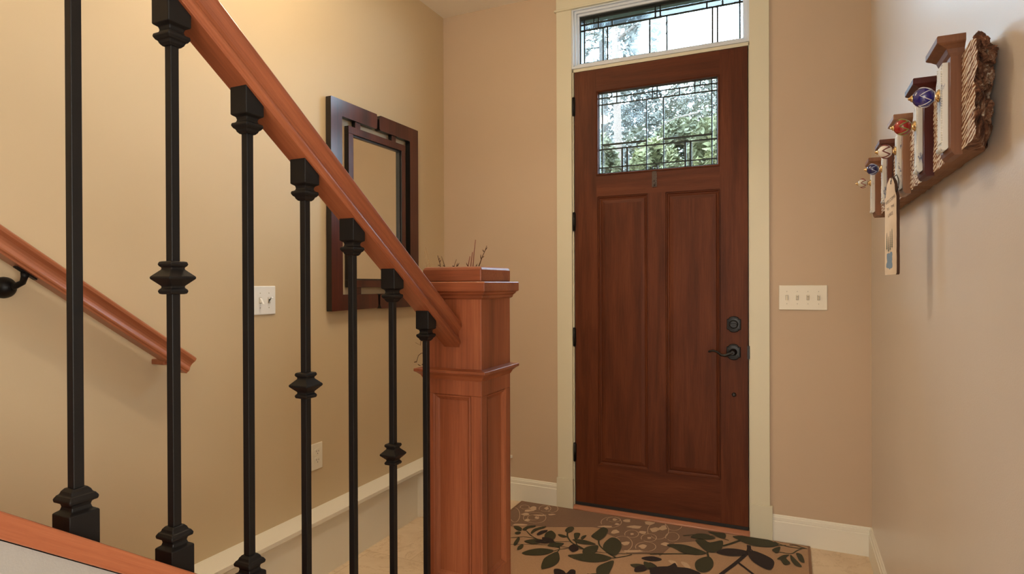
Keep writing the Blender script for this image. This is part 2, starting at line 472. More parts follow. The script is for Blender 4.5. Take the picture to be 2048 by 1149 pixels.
came([(xa, GZ0, xa, GZ1, 1), (xd, GZ0, xd, GZ1, 1), (GX0, y1, GX1, y1, 1), (GX0, y2, GX1, y2, 1),
      (xb, GZ0, xb, y2, 1), (xc, GZ0, xc, y2, 1), (-.678, y2, -.678, GZ1, 1), (-.653, y2, -.653, GZ1, 1),
      (-.902, y1, -.902, GZ1, 1), (-.874, y2, -.874, GZ1, 1), (-.794, y2, -.794, y1, 1),
      (-.537, y2, -.537, y1, 1), (-.458, y2, -.458, GZ1, 1), (-.431, y1, -.431, GZ1, 1),
      (xa, yb1, xb, yb1, 1.5), (xc, yb1, xd, yb1, 1.5), (GX0, yb2, GX1, yb2, 1.2), (GX0, yb3, GX1, yb3, 1),
      (-.845, GZ0, -.845, yb2, 1.6), (-.817, GZ0, -.817, yb2, 1.6), (-.508, GZ0, -.508, yb2, 1.6), (-.481, GZ0, -.481, yb2, 1.6),
      (-.680, GZ0, -.680, GZ0 + .017, 1), (-.653, GZ0, -.653, GZ0 + .017, 1), (-.680, GZ0 + .017, -.653, GZ0 + .017, 1),
      (GX0, GZ0, GX1, GZ0, 1), (GX0, GZ1, GX1, GZ1, 1), (GX0, GZ0, GX0, GZ1, 1.2), (GX1, GZ0, GX1, GZ1, 1.2)], .014, dr)
# ground bevel lines on the small clear lights
g = MB()
def bline(x0, z0, x1, z1):
    w = .0009
    if abs(x0 - x1) < 1e-6: g.box(x0 - w, x0 + w, .0125, .0135, min(z0, z1), max(z0, z1))
    else: g.box(min(x0, x1), max(x0, x1), .0125, .0135, z0 - w, z0 + w)
for (x0, x1) in ((xa, -.845), (-.817, xb), (xb, xc), (xc, -.508), (-.481, xd)):
    bline(x0 + .011, yb3 - .026, x0 + .011, yb2); bline(x0, yb2 - .011, x1, yb2 - .011)
    bline(x0, yb3 - .013, x1, yb3 - .013)
bline(xa, yb2 + .012, xb, yb2 + .012); bline(xc, yb2 + .012, xd, yb2 + .012)
bline(GX0 + .009, GZ0, GX0 + .009, GZ1); bline(GX1 - .011, GZ0, GX1 - .011, GZ1)
bline(-.660, GZ0, -.660, GZ0 + .01)
for x in (-.845, -.508):
    bline(x + .013, GZ0, x + .013, yb2)
g.build('bevel_lines', bevel_m, dr)

# hinges
for zc in (2.281, 1.631, .979, .327):
    g = MB(); g.lathe([(zc - .050, .0062), (zc + .050, .0062)], (-1.1185, -.006, 0), 'Z', 14)
    g.lathe([(zc - .054, .004), (zc - .050, .0072)], (-1.1185, -.006, 0), 'Z', 14)
    g.lathe([(zc + .050, .0072), (zc + .054, .004)], (-1.1185, -.006, 0), 'Z', 14)
    g.box(-1.1265, -1.110, -.003, .004, zc - .050, zc + .050)
    g.build('hinge', iron2_m, dr)
# rosette plates for deadbolt and lever: rectangle with arched top and bottom
def rosette(g, cx, cz, hw=.034, hh=.041, y=-.0):
    def outline(s):
        pts = []
        for k in range(13):
            a = math.pi * k / 12
            pts.append((cx + hw * s * .72 * math.cos(a), cz + (hh * s - .013 * s) + .013 * s * math.sin(a)))
        top_ = [(cx + hw * s, cz - (hh - .015) * s), (cx + hw * s, cz + (hh - .015) * s)] + pts + [(cx - hw * s, cz + (hh - .015) * s), (cx - hw * s, cz - (hh - .015) * s)]
        bot = [(2 * cx - px, 2 * cz - pz) for px, pz in pts]
        return top_ + bot
    rings = []
    for s, yy in ((1, 0), (1, -.004), (.9, -.008), (.84, -.008), (.80, -.012), (.5, -.013)):
        rings.append([(p[0], yy, p[1]) for p in outline(s)])
    g.loft(rings, 0, False)
g = MB(); rosette(g, -.268, 1.071)
g.lathe([(-.012, .022), (-.022, .021), (-.024, .016)], (-.268, 0, 1.071), 'Y', 20)
db = g.build('deadbolt', iron2_m, dr)
g = MB(); rings = []
for t, w, h in ((-.022, .017, .005), (-.034, .017, .0055), (-.040, .015, .004)):
    rings.append([(-.268 + w * math.cos(a), t, 1.071 + h * math.sin(a)) for a in [2 * math.pi * k / 16 for k in range(16)]])
g.loft(rings, 0, True); g.build('thumb_turn', iron2_m, db)
g = MB(); rosette(g, -.270, .930)
g.lathe([(-.012, .019), (-.02, .016), (-.026, .012), (-.050, .012), (-.056, .009)], (-.270, 0, .930), 'Y', 20)
lv = g.build('lever_lockset', iron2_m, dr)
g = MB()
pts = [(-.262, -.046, .930), (-.285, -.048, .926), (-.305, -.049, .915), (-.325, -.049, .917), (-.345, -.048, .932), (-.365, -.047, .937), (-.382, -.046, .933), (-.386, -.046, .929)]
g.tube(pts, [.010, .0095, .008, .0065, .0055, .0055, .006, .005], 12); g.build('lever_handle', iron2_m, lv)
g = MB(); g.box(-.204, -.1885, -.0065, .006, .898, .963); g.box(-.200, -.193, -.010, .0, .915, .945)
g.build('strike_plate', iron2_m, dr)
g = MB(); g.lathe([(0, .011), (-.006, .010), (-.010, .006)], (-.268, 0, .713), 'Y', 16); g.build('door_bumper', iron2_m, dr)
g = MB(); g.box(DX0, DX1, .002, .042, .0285, .036); g.box(DX0, DX1, -.004, .001, .032, .048); g.build('door_sweep', rubber_m, dr)
# clear plastic adhesive hook below the lite
m, nt, b, out = newmat('clear_plastic')
b.inputs['Base Color'].default_value = (0.55, 0.45, 0.42, 1); b.inputs['Roughness'].default_value = 0.12
b.inputs['Transmission Weight'].default_value = 0.85; b.inputs['IOR'].default_value = 1.45
clear_m = m
hk = thing('adhesive_hook', 'small clear plastic hook stuck on the door below its glass lite', 'hook', (-.667, 0, 1.80))
g = MB()
g.prism([(-.013, -.045), (.013, -.045), (.013, .03), (.009, .040), (0, .044), (-.009, .040), (-.013, .03)], lambda p, t: (-.667 + p[0], t, 1.842 + p[1]), -.0045, -.0005)
g.build('hook_plate', clear_m, hk, bevel=.001)
g = MB(); g.tube([(-.667, -.003, 1.835), (-.667, -.004, 1.815), (-.667, -.010, 1.806), (-.667, -.016, 1.810), (-.667, -.018, 1.820)], .004, 10)
g.build('hook_arm', clear_m, hk)

# ------------------------------------------------------------------ transom window
TX0, TX1, TZ0, TZ1 = -1.092, -0.2165, 2.522, 2.775
g = MB()
def fr(g, x0, x1, z0, z1, w, ya, yb, mi=0):
    g.box(x0, x1, ya, yb, z1 - w, z1, mi); g.box(x0, x1, ya, yb, z0, z0 + w, mi)
    g.box(x0, x0 + w, ya, yb, z0 + w, z1 - w, mi); g.box(x1 - w, x1, ya, yb, z0 + w, z1 - w, mi)
fr(g, -1.1275, -0.1905, 2.4925, 2.8305, .011, -.012, .10)
fr(g, -1.1165, -0.2005, 2.5025, 2.8195, .013, .004, .10)
fr(g, -1.104, -0.2105, 2.512, 2.807, .0125, .018, .09)
tw = struct(g.build('window_1', vinyl_m, bevel=.0012), 'white framed leaded transom window above the front door', 'transom window')
g = MB()
fr(g, TX0, TX1, TZ0 - .0005, 2.795, .008, .030, .09)
g.box(TX0, TX1, .034, .09, TZ1 + .003, 2.795)
g.build('glazing_bead', lead_m, tw)
z1, z2 = 2.748, 2.7145; zb = TZ0 + .004
va, vz = -1.065, -.239
GT = [(TX0, va, TZ0, TZ1 + .01, 0), (vz, TX1, TZ0, TZ1 + .01, 0), (va, vz, z2, TZ1 + .01, 0),
      (va, -.956, TZ0, z2, 0), (-.956, -.931, TZ0, z2, 0), (-.931, -.697, TZ0, z2, 1), (-.697, -.606, TZ0, z2, 0),
      (-.606, -.372, TZ0, z2, 1), (-.372, -.348, TZ0, z2, 0), (-.348, vz, TZ0, z2, 0)]
lites('glass_lite', GT, .034, tw)
TT = TZ1 + .008
came([(va, TZ0, va, TT, 1), (vz, TZ0, vz, TT, 1), (TX0, z1, TX1, z1, 1.1), (TX0, z2, TX1, z2, 1.1), (TX0, zb, TX1, zb, 1.1),
      (TX0, TT - .008, TX1, TT - .008, 1), (-1.009, z1, -1.009, TT, 1), (-.983, z2, -.983, TT, 1), (-.956, TZ0, -.956, z2, 1), (-.931, TZ0, -.931, z2, 1),
      (-.904, z2, -.904, z1, 1), (-.697, TZ0, -.697, z2, 1), (-.666, z2, -.666, TT, 1), (-.640, z2, -.640, TT, 1),
      (-.606, TZ0, -.606, z2, 1), (-.400, z2, -.400, z1, 1), (-.372, TZ0, -.372, z2, 1), (-.348, TZ0, -.348, z2, 1),
      (-.322, z2, -.322, TT, 1), (-.296, z1, -.296, TT, 1)], .034, tw, .0086)

# ------------------------------------------------------------------ stairs and knee wall
SLP = 0.7206
def z_cap(y): return 0.957 - SLP * (y + 2.8085)       # top of the sloping shoe rail
def z_top(y): return 1.180 - SLP * (y + 1.916)        # top of the handrail
YN = -1.916                                            # camera side face of the newel
YE = -5.2
g = MB()
n = 12
for k in range(n):
    y = -1.965 - .26 * k
    g.box(LX + .006, -0.866, y - .26 if k < n - 1 else YE, y, 0 if k == 0 else .187 * k - .02, .187 * (k + 1) - .03)
stair = thing('staircase', 'staircase rising behind the black iron balustrade', 'staircase', (-1.4, -1.96, 0))
g.build('riser', base_m, stair)
g = MB()
for k in range(n):
    y = -1.965 - .26 * k
    g.box(LX + .006, -0.866, y - .26, y + .022, .187 * (k + 1) - .03, .187 * (k + 1))
g.build('tread', cherry_y, stair, bevel=.006)
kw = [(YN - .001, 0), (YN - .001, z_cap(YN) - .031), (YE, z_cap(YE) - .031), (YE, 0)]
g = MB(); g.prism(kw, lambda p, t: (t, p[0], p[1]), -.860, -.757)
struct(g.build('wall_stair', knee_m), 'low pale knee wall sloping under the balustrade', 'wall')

# ------------------------------------------------------------------ balustrade
rail = thing('stair_balustrade', 'cherry and black iron balustrade sloping down to a square newel post', 'railing', (-.80, -1.83, 0))
# handrail: moulded section swept down the slope, butting on the newel
prof = [(-.027, 0.0), (-.020, .004), (0, .006), (.020, .004), (.027, 0), (.0295, -.004), (.0295, -.012), (.0265, -.016),
        (.0225, -.022), (.0205, -.030), (.0215, -.038), (.0250, -.045), (.0265, -.050), (.0265, -.055), (.0225, -.058), (.0225, -.064),
        (-.0225, -.064), (-.0225, -.058), (-.0265, -.055), (-.0265, -.050), (-.0250, -.045), (-.0215, -.038), (-.0205, -.030),
        (-.0225, -.022), (-.0265, -.016), (-.0295, -.012), (-.0295, -.004)]
g = MB(); g.prism(prof, lambda p, t: (-.80 + p[0], t, z_top(t) + p[1]), YE, YN)
g.build('handrail', cherry_rail, rail, bevel=.0012)
cp = [(-.866, 0), (-.866, -.030), (-.751, -.030), (-.7495, -.004), (-.7495, 0)]
g = MB(); g.prism([(-.866, 0), (-.866, -.030), (-.7495, -.030), (-.7495, 0)], lambda p, t: (p[0], t, z_cap(t) + p[1]), YE, YN)
g.build('shoe_rail', cherry_cap, rail, bevel=.002)

def shoe_rings(h_block):
    """profile measured from the shaft side towards the rail, as (distance, halfwidth)"""
    return [(0, .0085), (.0035, .0115), (.0075, .0130), (.0085, .0150), (.0125, .0175), (.0165, .0168), (.0185, .0122),
            (.0225, .0112), (.0265, .0122), (.0300, .0178), (h_block, .0178)]
YB = [-2.826, -2.695, -2.5635, -2.436, -2.306, -2.172, -2.037]
KN = {1: 1.2887, 3: 1.0964, 5: .9043}
for k in range(-3, 7):
    y = YB[k] if k >= 0 else YB[0] + .131 * k
    zt, zb_ = z_top(y) - .064, z_cap(y)
    g = MB(); g.box(-.80635, -.79365, y - .00635, y + .00635, zb_ + .02, zt - .02)
    bal = g.build('baluster', iron_m, rail, bevel=.0008)
    bal['label'] = 'black square iron baluster'
    for side in (1, -1):
        g = MB(); rings = []
        base_z = zt if side > 0 else zb_
        d0 = .061
        for d, h in shoe_rings(.0):
            if (d, h) == shoe_rings(.0)[-1]: continue
            z = base_z - side * (d0 - d)
            rings.append([(-.80 + sx * h, y + sy * h, z) for sx, sy in ((-1, -1), (1, -1), (1, 1), (-1, 1))])
        h = .0178
        rings.append([(-.80 + sx * h, y + sy * h, base_z - SLP * sy * h) for sx, sy in ((-1, -1), (1, -1), (1, 1), (-1, 1))])
        g.loft(rings); g.build('baluster_shoe', iron_m, bal, bevel=.0011)
    kz = KN.get(k)
    if kz:
        g = MB()
        g.sqstack([(kz - .0235, .0100), (kz - .0225, .0130), (kz - .019, .0140), (kz - .0165, .0130), (kz - .0145, .0108), (kz - .012, .0108),
                   (kz - .002, .0205), (kz, .0214), (kz + .002, .0205), (kz + .012, .0108), (kz + .0145, .0108), (kz + .0165, .0130),
                   (kz + .019, .0140), (kz + .0225, .0130), (kz + .0235, .0100)], -.80, y)
        g.build('knuckle', iron_m, bal, bevel=.001)

# newel post
nx, ny, nh = -.8005, -1.8285, .0865
g = MB()
g.sqstack([(1.0362, nh), (1.262, nh)], nx, ny)
g.box(nx - nh, nx + nh, ny - nh, ny + nh, .40, .514)
g.box(nx - nh + .009, nx + nh - .009, ny - nh + .009, ny + nh - .009, 0, 1.036)
g.box(nx - nh, nx + nh, ny - nh, ny + nh, .992, 1.036)
g.box(nx - nh, nx + nh, ny - nh, ny + nh, 0, .10)
for sx in (-1, 1):
    for sy in (-1, 1):
        x0 = nx + sx * nh; yy0 = ny + sy * nh
        g.box(x0, x0 - sx * .031, yy0, yy0 - sy * .031, .10, .40); g.box(x0, x0 - sx * .031, yy0, yy0 - sy * .031, .514, .992)
newel = g.build('newel_post', cherry_v, rail, bevel=.0015)
# panel mouldings on the four faces
def panel_mould(z0, z1):
    g = MB()
    w = nh - .031
    for ax in range(4):
        c, s = math.cos(ax * math.pi / 2), math.sin(ax * math.pi / 2)
        P = [(0, 0), (.003, .002), (.005, .0015), (.010, .006), (.0145, .0085)]
        for q in range(len(P) - 1):
            def ring(d, e):
                u = w - d; yy = -(nh - e)
                return [(-u, yy, z0 + d), (u, yy, z0 + d), (u, yy, z1 - d), (-u, yy, z1 - d)]
            a, b2 = ring(*P[q]), ring(*P[q + 1])
            tf = lambda p: (nx + p[0] * c - p[1] * s, ny + p[0] * s + p[1] * c, p[2])
            for i in range(4):
                j = (i + 1) % 4
                g.add([tf(a[i]), tf(a[j]), tf(b2[j]), tf(b2[i])], [(0, 1, 2, 3)])
    return g
panel_mould(.514, .992).build('panel_moulding', cherry_v, newel)
panel_mould(.10, .40).build('panel_moulding', cherry_v, newel)
g = MB()
g.sqstack([(1.030, nh + .001), (1.036, nh + .004), (1.040, nh + .006), (1.047, nh + .014), (1.050, nh + .019), (1.057, nh + .019), (1.0605, nh + .001)], nx, ny)
g.build('collar_moulding', cherry_y, newel, bevel=.001)
g = MB()
g.sqstack([(1.240, nh + .001), (1.243, nh + .006), (1.249, nh + .007), (1.2535, nh + .012), (1.257, nh + .013), (1.2605, nh + .019), (1.283, nh + .019), (1.285, nh + .017)], nx, ny)
g.build('cap_slab', cherry_y, newel, bevel=.0012)
g = MB()
g.sqstack([(1.285, nh + .001), (1.316, nh + .001), (1.3215, nh - .002), (1.324, nh - .008)], nx, ny)
g.build('cap_block', cherry_y, newel, bevel=.003, seg=3)

# ------------------------------------------------------------------ wall handrail
wr = thing('wall_handrail', 'cherry handrail bracketed to the left wall beside the stairs', 'handrail', (-1.93, -1.9, 1.0))
ang = math.atan(SLP)
dirv = Vector((0, math.cos(ang), -math.sin(ang))); nrm = Vector((0, math.sin(ang), math.cos(ang)))
end = Vector((-1.912, -1.813, 1.024))
sc_ = .93
prof2 = [(p[0] * sc_, p[1] * sc_) for p in prof]
g = MB()
g.prism(prof2, lambda p, t: tuple(end + dirv * (-t) + nrm * p[1] + Vector((p[0], 0, 0))), 3.6, 0)
g.build('rail', cherry_lit, wr, bevel=.0012)
q = end + dirv * (-.075) + nrm * (-.055)
g = MB(); g.box(-1.974, -1.912, q.y - .012, q.y + .012, q.z - .012, q.z + .006)
g.build('rail_return', cherry_lit, wr, bevel=.003)
for off in (0.0, 1.5):
    d_ = dirv * (-off)
    g = MB()
    oz, oy = 1.274 + d_.z, -2.342 + d_.y
    g.lathe([(0, .030), (.008, .029), (.018, .024), (.026, .015), (.030, .004)], (LX, oy, oz), 'X', 24)
    br_ = g.build('bracket', iron_m, wr)
    g = MB()
    g.tube([(LX + .018, oy + .004, oz), (LX + .032, oy + .012, oz + .004), (LX + .048, oy + .022, oz + .014), (-1.914, oy + .020, oz + .028), (-1.912, oy + .022, oz + .040)], [.010, .0085, .008, .0085, .012], 12)
    g.build('bracket_arm', iron_m, br_)
    pc = Vector((-1.912, oy + .022, oz + .0405))
    g = MB()
    g.prism([(-.009, -.003), (.009, -.003), (.009, .003), (-.009, .003)], lambda p, t: tuple(pc + dirv * t + nrm * p[1] + Vector((p[0], 0, 0))), -.030, .030)
    g.build('bracket_plate', iron_m, br_, bevel=.001)

# ------------------------------------------------------------------ mirror
def dark_sides(o):
    o.data.materials.append(mirror_dark)
    for p in o.data.polygons:
        if abs(p.normal.x) < .6: p.material_index = 1
mx = LX + .006
mir = thing('wall_mirror', 'rectangular mirror in a dark mahogany double frame on the left wall', 'mirror', (LX, -.71, 1.15))
def yz_poly(g, poly, x0, x1, mi=0): g.prism(poly, lambda p, t: (t, p[0], p[1]), x0, x1, mi)
XF = LX + .036
za, zb2 = 1.155, 2.157
g = MB()
yz_poly(g, [(-1.066, za), (-.722, za + .004), (-.716, za + .02), (-.720, za + .072), (-.728, za + .077), (-.988, za + .077), (-.988, zb2 - .077), (-.728, zb2 - .077), (-.720, zb2 - .072), (-.716, zb2 - .02), (-.722, zb2), (-1.066, zb2)], mx, XF)
dark_sides(g.build('frame_half', mirror_wood, mir, bevel=.002))
g = MB()
yz_poly(g, [(-.343, za), (-.343, zb2), (-.690, zb2), (-.701, zb2 - .02), (-.700, zb2 - .07), (-.692, zb2 - .077), (-.424, zb2 - .077), (-.424, za + .077), (-.692, za + .077), (-.700, za + .07), (-.701, za + .02), (-.690, za)], mx, XF)
dark_sides(g.build('frame_half', mirror_wood, mir, bevel=.002))
g = MB()
i0, i1, j0, j1 = -.938, -.462, 1.266, 2.049
w = .036
g.box(mx, XF - .004, i0, i1, j1 - w, j1); g.box(mx, XF - .004, i0, i1, j0, j0 + w)
g.box(mx, XF - .004, i0, i0 + w, j0 + w, j1 - w); g.box(mx, XF - .004, i1 - w, i1, j0 + w, j1 - w)
for (a, b3) in ((-.884, -.843), (-.584, -.545)):
    g.box(mx, XF - .008, a, b3, j1, zb2 - .077); g.box(mx, XF - .008, a, b3, za + .077, j0)
fr_in = g.build('inner_frame', mirror_wood, mir, bevel=.0015); dark_sides(fr_in)
g = MB()
g.box(mx, XF - .014, i0 + w, i1 - w, j1 - w - .007, j1 - w); g.box(mx, XF - .014, i0 + w, i1 - w, j0 + w, j0 + w + .007)
g.box(mx, XF - .014, i0 + w, i0 + w + .006, j0 + w, j1 - w); g.box(mx, XF - .014, i1 - w - .006, i1 - w, j0 + w, j1 - w)
g.build('glass_liner', mirror_dark, fr_in)
g = MB(); g.box(mx, LX + .012, i0 + w, i1 - w, j0 + w, j1 - w); g.build('mirror_glass', silver_m, mir)

# ------------------------------------------------------------------ switches and outlet
def plate_front(name, x0, x1, z0, z1, label):
    t = thing(name, label, 'light switch', ((x0 + x1) / 2, 0, z0))
    g = MB(); g.box(x0, x1, -.006, 0, z0, z1); g.build('cover_plate', plate_m, t, bevel=.003, seg=3)
    return t
sw = plate_front('light_switch', -.0585, .1545, 1.148, 1.2685, 'wide almond four-gang light switch plate beside the front door')
for i in range(4):
    cx = -.0225 + .0465 * i; cz = 1.208
    g = MB()
    up = i != 0
    s_ = 1 if up else -1
    g.prism([(-.0012, -.011), (-.0075, -.002 + s_ * .0075), (-.0175, s_ * .0115 + .002), (-.0195, s_ * .0105 - .003), (-.0075, .010 - (0 if up else .002)), (-.0012, .011)], lambda p, t: (t, -.0048 + p[0], cz + p[1]), cx - .0042, cx + .0042)
    g.build('toggle', plate_m, sw, bevel=.0006)
    g = MB(); g.box(cx - .0062, cx + .0062, -.0066, -.005, cz - .0125, cz + .0125); g.build('toggle_frame', plain('plate_groove', (.42, .38, .31), .5) if i == 0 else MATS['plate_groove'], sw)
    for dz in (-.030, .030):
        g = MB(); g.lathe([(-.0056, .0022), (-.0068, .0018)], (cx, 0, cz + dz), 'Y', 10); g.build('screw', MATS['plate_groove'], sw)
def sidebox(g, y0, y1, z0, z1, d0, d1): g.box(LX + d0, LX + d1, y0, y1, z0, z1)
t = thing('light_switch', 'white two-gang light switch plate on the left wall seen through the balusters', 'light switch', (LX, -1.43, 1.157))
g = MB(); sidebox(g, -1.492, -1.375, 1.157, 1.275, 0, .006); g.build('cover_plate', platew_m, t, bevel=.003, seg=3)
for cy, s_ in ((-1.4565, -1), (-1.4105, 1)):
    g = MB(); g.prism([(.001, -.011), (.0075, s_ * .0075), (.0185, s_ * .0125 + .002), (.0205, s_ * .0115 - .003), (.0075, .006), (.001, .011)], lambda p, q_: (LX + .005 + p[0], q_, 1.216 + p[1]), cy - .0042, cy + .0042)
    g.build('toggle', platew_m, t, bevel=.0006)
    g = MB(); g.box(LX + .005, LX + .0066, cy - .0062, cy + .0062, 1.2035, 1.2285); g.build('toggle_frame', MATS['plate_groove'], t)
    for dz in (-.030, .030):
        g = MB(); g.lathe([(.0056, .0022), (.0068, .0018)], (LX, cy, 1.216 + dz), 'X', 10); g.build('screw', MATS['plate_groove'], t)
t = thing('power_outlet', 'almond duplex power outlet low on the left wall', 'outlet', (LX, -1.133, .437))
g = MB(); sidebox(g, -1.168, -1.098, .437, .557, 0, .005); g.build('cover_plate', plate_m, t, bevel=.0025, seg=3)
for zc in (.478, .517):
    g = MB(); g.prism([(-.017, -.010), (-.012, -.0155), (.012, -.0155), (.017, -.010), (.017, .010), (.012, .0155), (-.012, .0155), (-.017, .010)], lambda p, q_: (q_, -1.133 + p[0], zc + p[1]), LX + .003, LX + .0075)
    s1 = g.build('socket', plate_m, t, bevel=.0006)
    g = MB(); g.box(LX + .006, LX + .0080, -1.1405, -1.1385, zc, zc + .008); g.box(LX + .006, LX + .0080, -1.1275, -1.1255, zc, zc + .007)
    g.lathe([(.006, .0022), (.008, .0022)], (LX, -1.133, zc - .007), 'X', 10); g.build('slots', slot_m, s1)
# ------------------------------------------------------------------ coat rack on the right wall
def streak_mat(name, stops, rot, scale, dist=3.0, bmp=0.6):
    m, nt, b, out = newmat(name)
    v = coords(nt, (1, 1, 1), rot)
    wv = nt.nodes.new('ShaderNodeTexWave'); wv.wave_type = 'BANDS'; wv.bands_direction = 'Z'
    wv.inputs['Scale'].default_value = scale; wv.inputs['Distortion'].default_value = dist
    wv.inputs['Detail'].default_value = 3; wv.inputs['Detail Scale'].default_value = 2.0
    nt.links.new(v, wv.inputs['Vector'])
    n1 = noise(nt, v, 26, 5, 0.65)
    mm = nt.nodes.new('ShaderNodeMath'); mm.operation = 'MULTIPLY_ADD'
    nt.links.new(wv.outputs['Fac'], mm.inputs[0]); mm.inputs[1].default_value = 0.45
    ms = nt.nodes.new('ShaderNodeMath'); ms.operation = 'MULTIPLY'; ms.inputs[1].default_value = 0.62
    nt.links.new(n1, ms.inputs[0]); nt.links.new(ms.outputs[0], mm.inputs[2])
    nt.links.new(ramp(nt, mm.outputs[0], stops), b.inputs['Base Color'])
    b.inputs['Roughness'].default_value = 0.85
    bump(nt, b, mm.outputs[0], bmp, 0.003)
    return m
bark_face = streak_mat('weathered_bark_face', [(0.30, (0.10, 0.035, 0.015)), (0.46, (0.36, 0.15, 0.06)), (0.53, (0.44, 0.22, 0.11)), (0.59, (0.66, 0.58, 0.47)), (0.72, (0.80, 0.75, 0.67))], (math.radians(17), 0, 0), 36, 2.2)
raw_edge = wood('raw_board_edge', [(0.3, (0.12, 0.055, 0.028)), (0.7, (0.30, 0.15, 0.08))], 'Y', rough=0.75, coat=0, bmp=0.3)
m, nt, b, out = newmat('broken_wood_end')
v = coords(nt)
nt.links.new(ramp(nt, noise(nt, v, 45, 6, 0.75, 0.6), [(0.35, (0.035, 0.014, 0.008)), (0.5, (0.15, 0.055, 0.025)), (0.58, (0.26, 0.15, 0.09)), (0.66, (0.60, 0.53, 0.43))]), b.inputs['Base Color'])
b.inputs['Roughness'].default_value = 0.9
bump(nt, b, noise(nt, v, 120, 5), 0.9, 0.004)
broken_m = m
def distressed(name, base, under, thr):
    m, nt, b, out = newmat(name)
    v = coords(nt, (1, 1, .35))
    nt.links.new(ramp(nt, noise(nt, v, 55, 6, 0.7, 0.3), [(thr - .04, base), (thr, under)]), b.inputs['Base Color'])
    b.inputs['Roughness'].default_value = 0.6
    bump(nt, b, noise(nt, v, 160, 3), 0.4, 0.001)
    return m
plaque_m = distressed('chipped_white_paint', (0.76, 0.76, 0.72), (0.16, 0.19, 0.30), 0.62)
blk = [wood('walnut_block', [(0.3, (0.115, 0.042, 0.019)), (0.7, (0.235, 0.098, 0.045))], 'Z', rough=0.5, coat=0.0, seed=1.2),
       wood('burgundy_block', [(0.3, (0.048, 0.007, 0.006)), (0.7, (0.085, 0.014, 0.011))], 'Z', rough=0.5, coat=0.0, seed=2.2),
       wood('oak_brown_block', [(0.3, (0.20, 0.09, 0.045)), (0.7, (0.36, 0.185, 0.10))], 'Z', rough=0.5, seed=4.4),
       wood('dark_red_block', [(0.3, (0.075, 0.022, 0.013)), (0.7, (0.14, 0.045, 0.026))], 'Z', rough=0.5, coat=0.0, seed=6.6),
       wood('brown_block', [(0.3, (0.17, 0.07, 0.035)), (0.7, (0.30, 0.135, 0.068))], 'Z', rough=0.5, coat=0.0, seed=8.8)]
brass_m = plain('polished_brass', (0.78, 0.58, 0.30), 0.18, 1.0)
ceramics = [plain('cobalt_glaze', (0.012, 0.010, 0.16), 0.07, 0, 0.7, 0.6), plain('red_glaze', (0.32, 0.012, 0.010), 0.07, 0, 0.7, 0.6),
            plain('white_glaze', (0.78, 0.72, 0.66), 0.08, 0, 0.7, 0.6), plain('navy_glaze', (0.010, 0.012, 0.09), 0.07, 0, 0.7, 0.6),
            plain('cream_glaze', (0.66, 0.60, 0.48), 0.08, 0, 0.7, 0.6)]
lines_m = [plain('white_glaze_lines', (0.75, 0.74, 0.78), 0.2), plain('olive_glaze_lines', (0.26, 0.24, 0.08), 0.2), plain('maroon_glaze_lines', (0.16, 0.02, 0.02), 0.2),
           plain('pale_blue_glaze_lines', (0.45, 0.50, 0.70), 0.2), plain('green_red_glaze_lines', (0.28, 0.035, 0.03), 0.2)]

rack = thing('coat_rack', 'rustic coat rack of salvaged blocks and glazed knobs on a broken weathered board', 'coat rack', (RX, -1.27, 1.525))
def hsh(a, b_, c=0):
    x = math.sin(a * 127.1 + b_ * 311.7 + c * 74.7) * 43758.5453
    return x - math.floor(x) - .5
def sn(a, b_, c=0):  # smooth value noise
    ia, ib = math.floor(a), math.floor(b_); fa, fb = a - ia, b_ - ib
    fa, fb = fa * fa * (3 - 2 * fa), fb * fb * (3 - 2 * fb)
    return (hsh(ia, ib, c) * (1 - fa) + hsh(ia + 1, ib, c) * fa) * (1 - fb) + (hsh(ia, ib + 1, c) * (1 - fa) + hsh(ia + 1, ib + 1, c) * fa) * fb
g = MB()
NZ, NX = 30, 8
XB, XW, ZB0, ZT0 = .2926, RX - .0005, 1.527, 1.702
per = [(0, k / NZ) for k in range(NZ)] + [(k / NX, 1) for k in range(NX)] + [(1, 1 - k / NZ) for k in range(NZ)] + [(1 - k / NX, 0) for k in range(NX)]
rings = []
NS = 150
for s in range(NS + 1):
    y = -.60 - 1.33 * s / NS
    near = max(0.0, (s / NS - .945) / .055)
    ring = []
    for (u, w_) in per:
        zt = ZT0 + .006 * sn(y * 30, 1) + near * .030 * u + near * (.012 * max(0, sn(y * 70, 3) + .35))
        zb = ZB0 + .004 * sn(y * 25, 5) + .006 * near
        if u > .9: zb += .008
        z = zb + (zt - zb) * w_
        x = XB + (XW - XB) * u
        if u < .05:
            x += .0035 * (sn((y + (z * .8)) * 190, z * 40, 2)) - .0015
        yy = y
        if near > 0: yy = y + near * (.085 * u - .050 * (1 - u)) + .02 * near * sn(z * 60, 9) * (.3 + u)
        if s == NS: yy += .020 * sn(z * 90, u * 4, 4)
        ring.append((x, yy, z))
    rings.append(ring)
n = len(per); o0 = len(g.v)
for r in rings: g.v += r
for s in range(NS):
    for i in range(n):
        j = (i + 1) % n
        g.f.append((o0 + s * n + i, o0 + s * n + j, o0 + (s + 1) * n + j, o0 + (s + 1) * n + i))
        g.m.append(0 if per[i][0] < .05 and per[j][0] < .05 else (2 if s > NS * .955 else 1)); g.sm.append(False)
g.f.append(tuple(o0 + i for i in range(n))); g.m.append(1); g.sm.append(False)
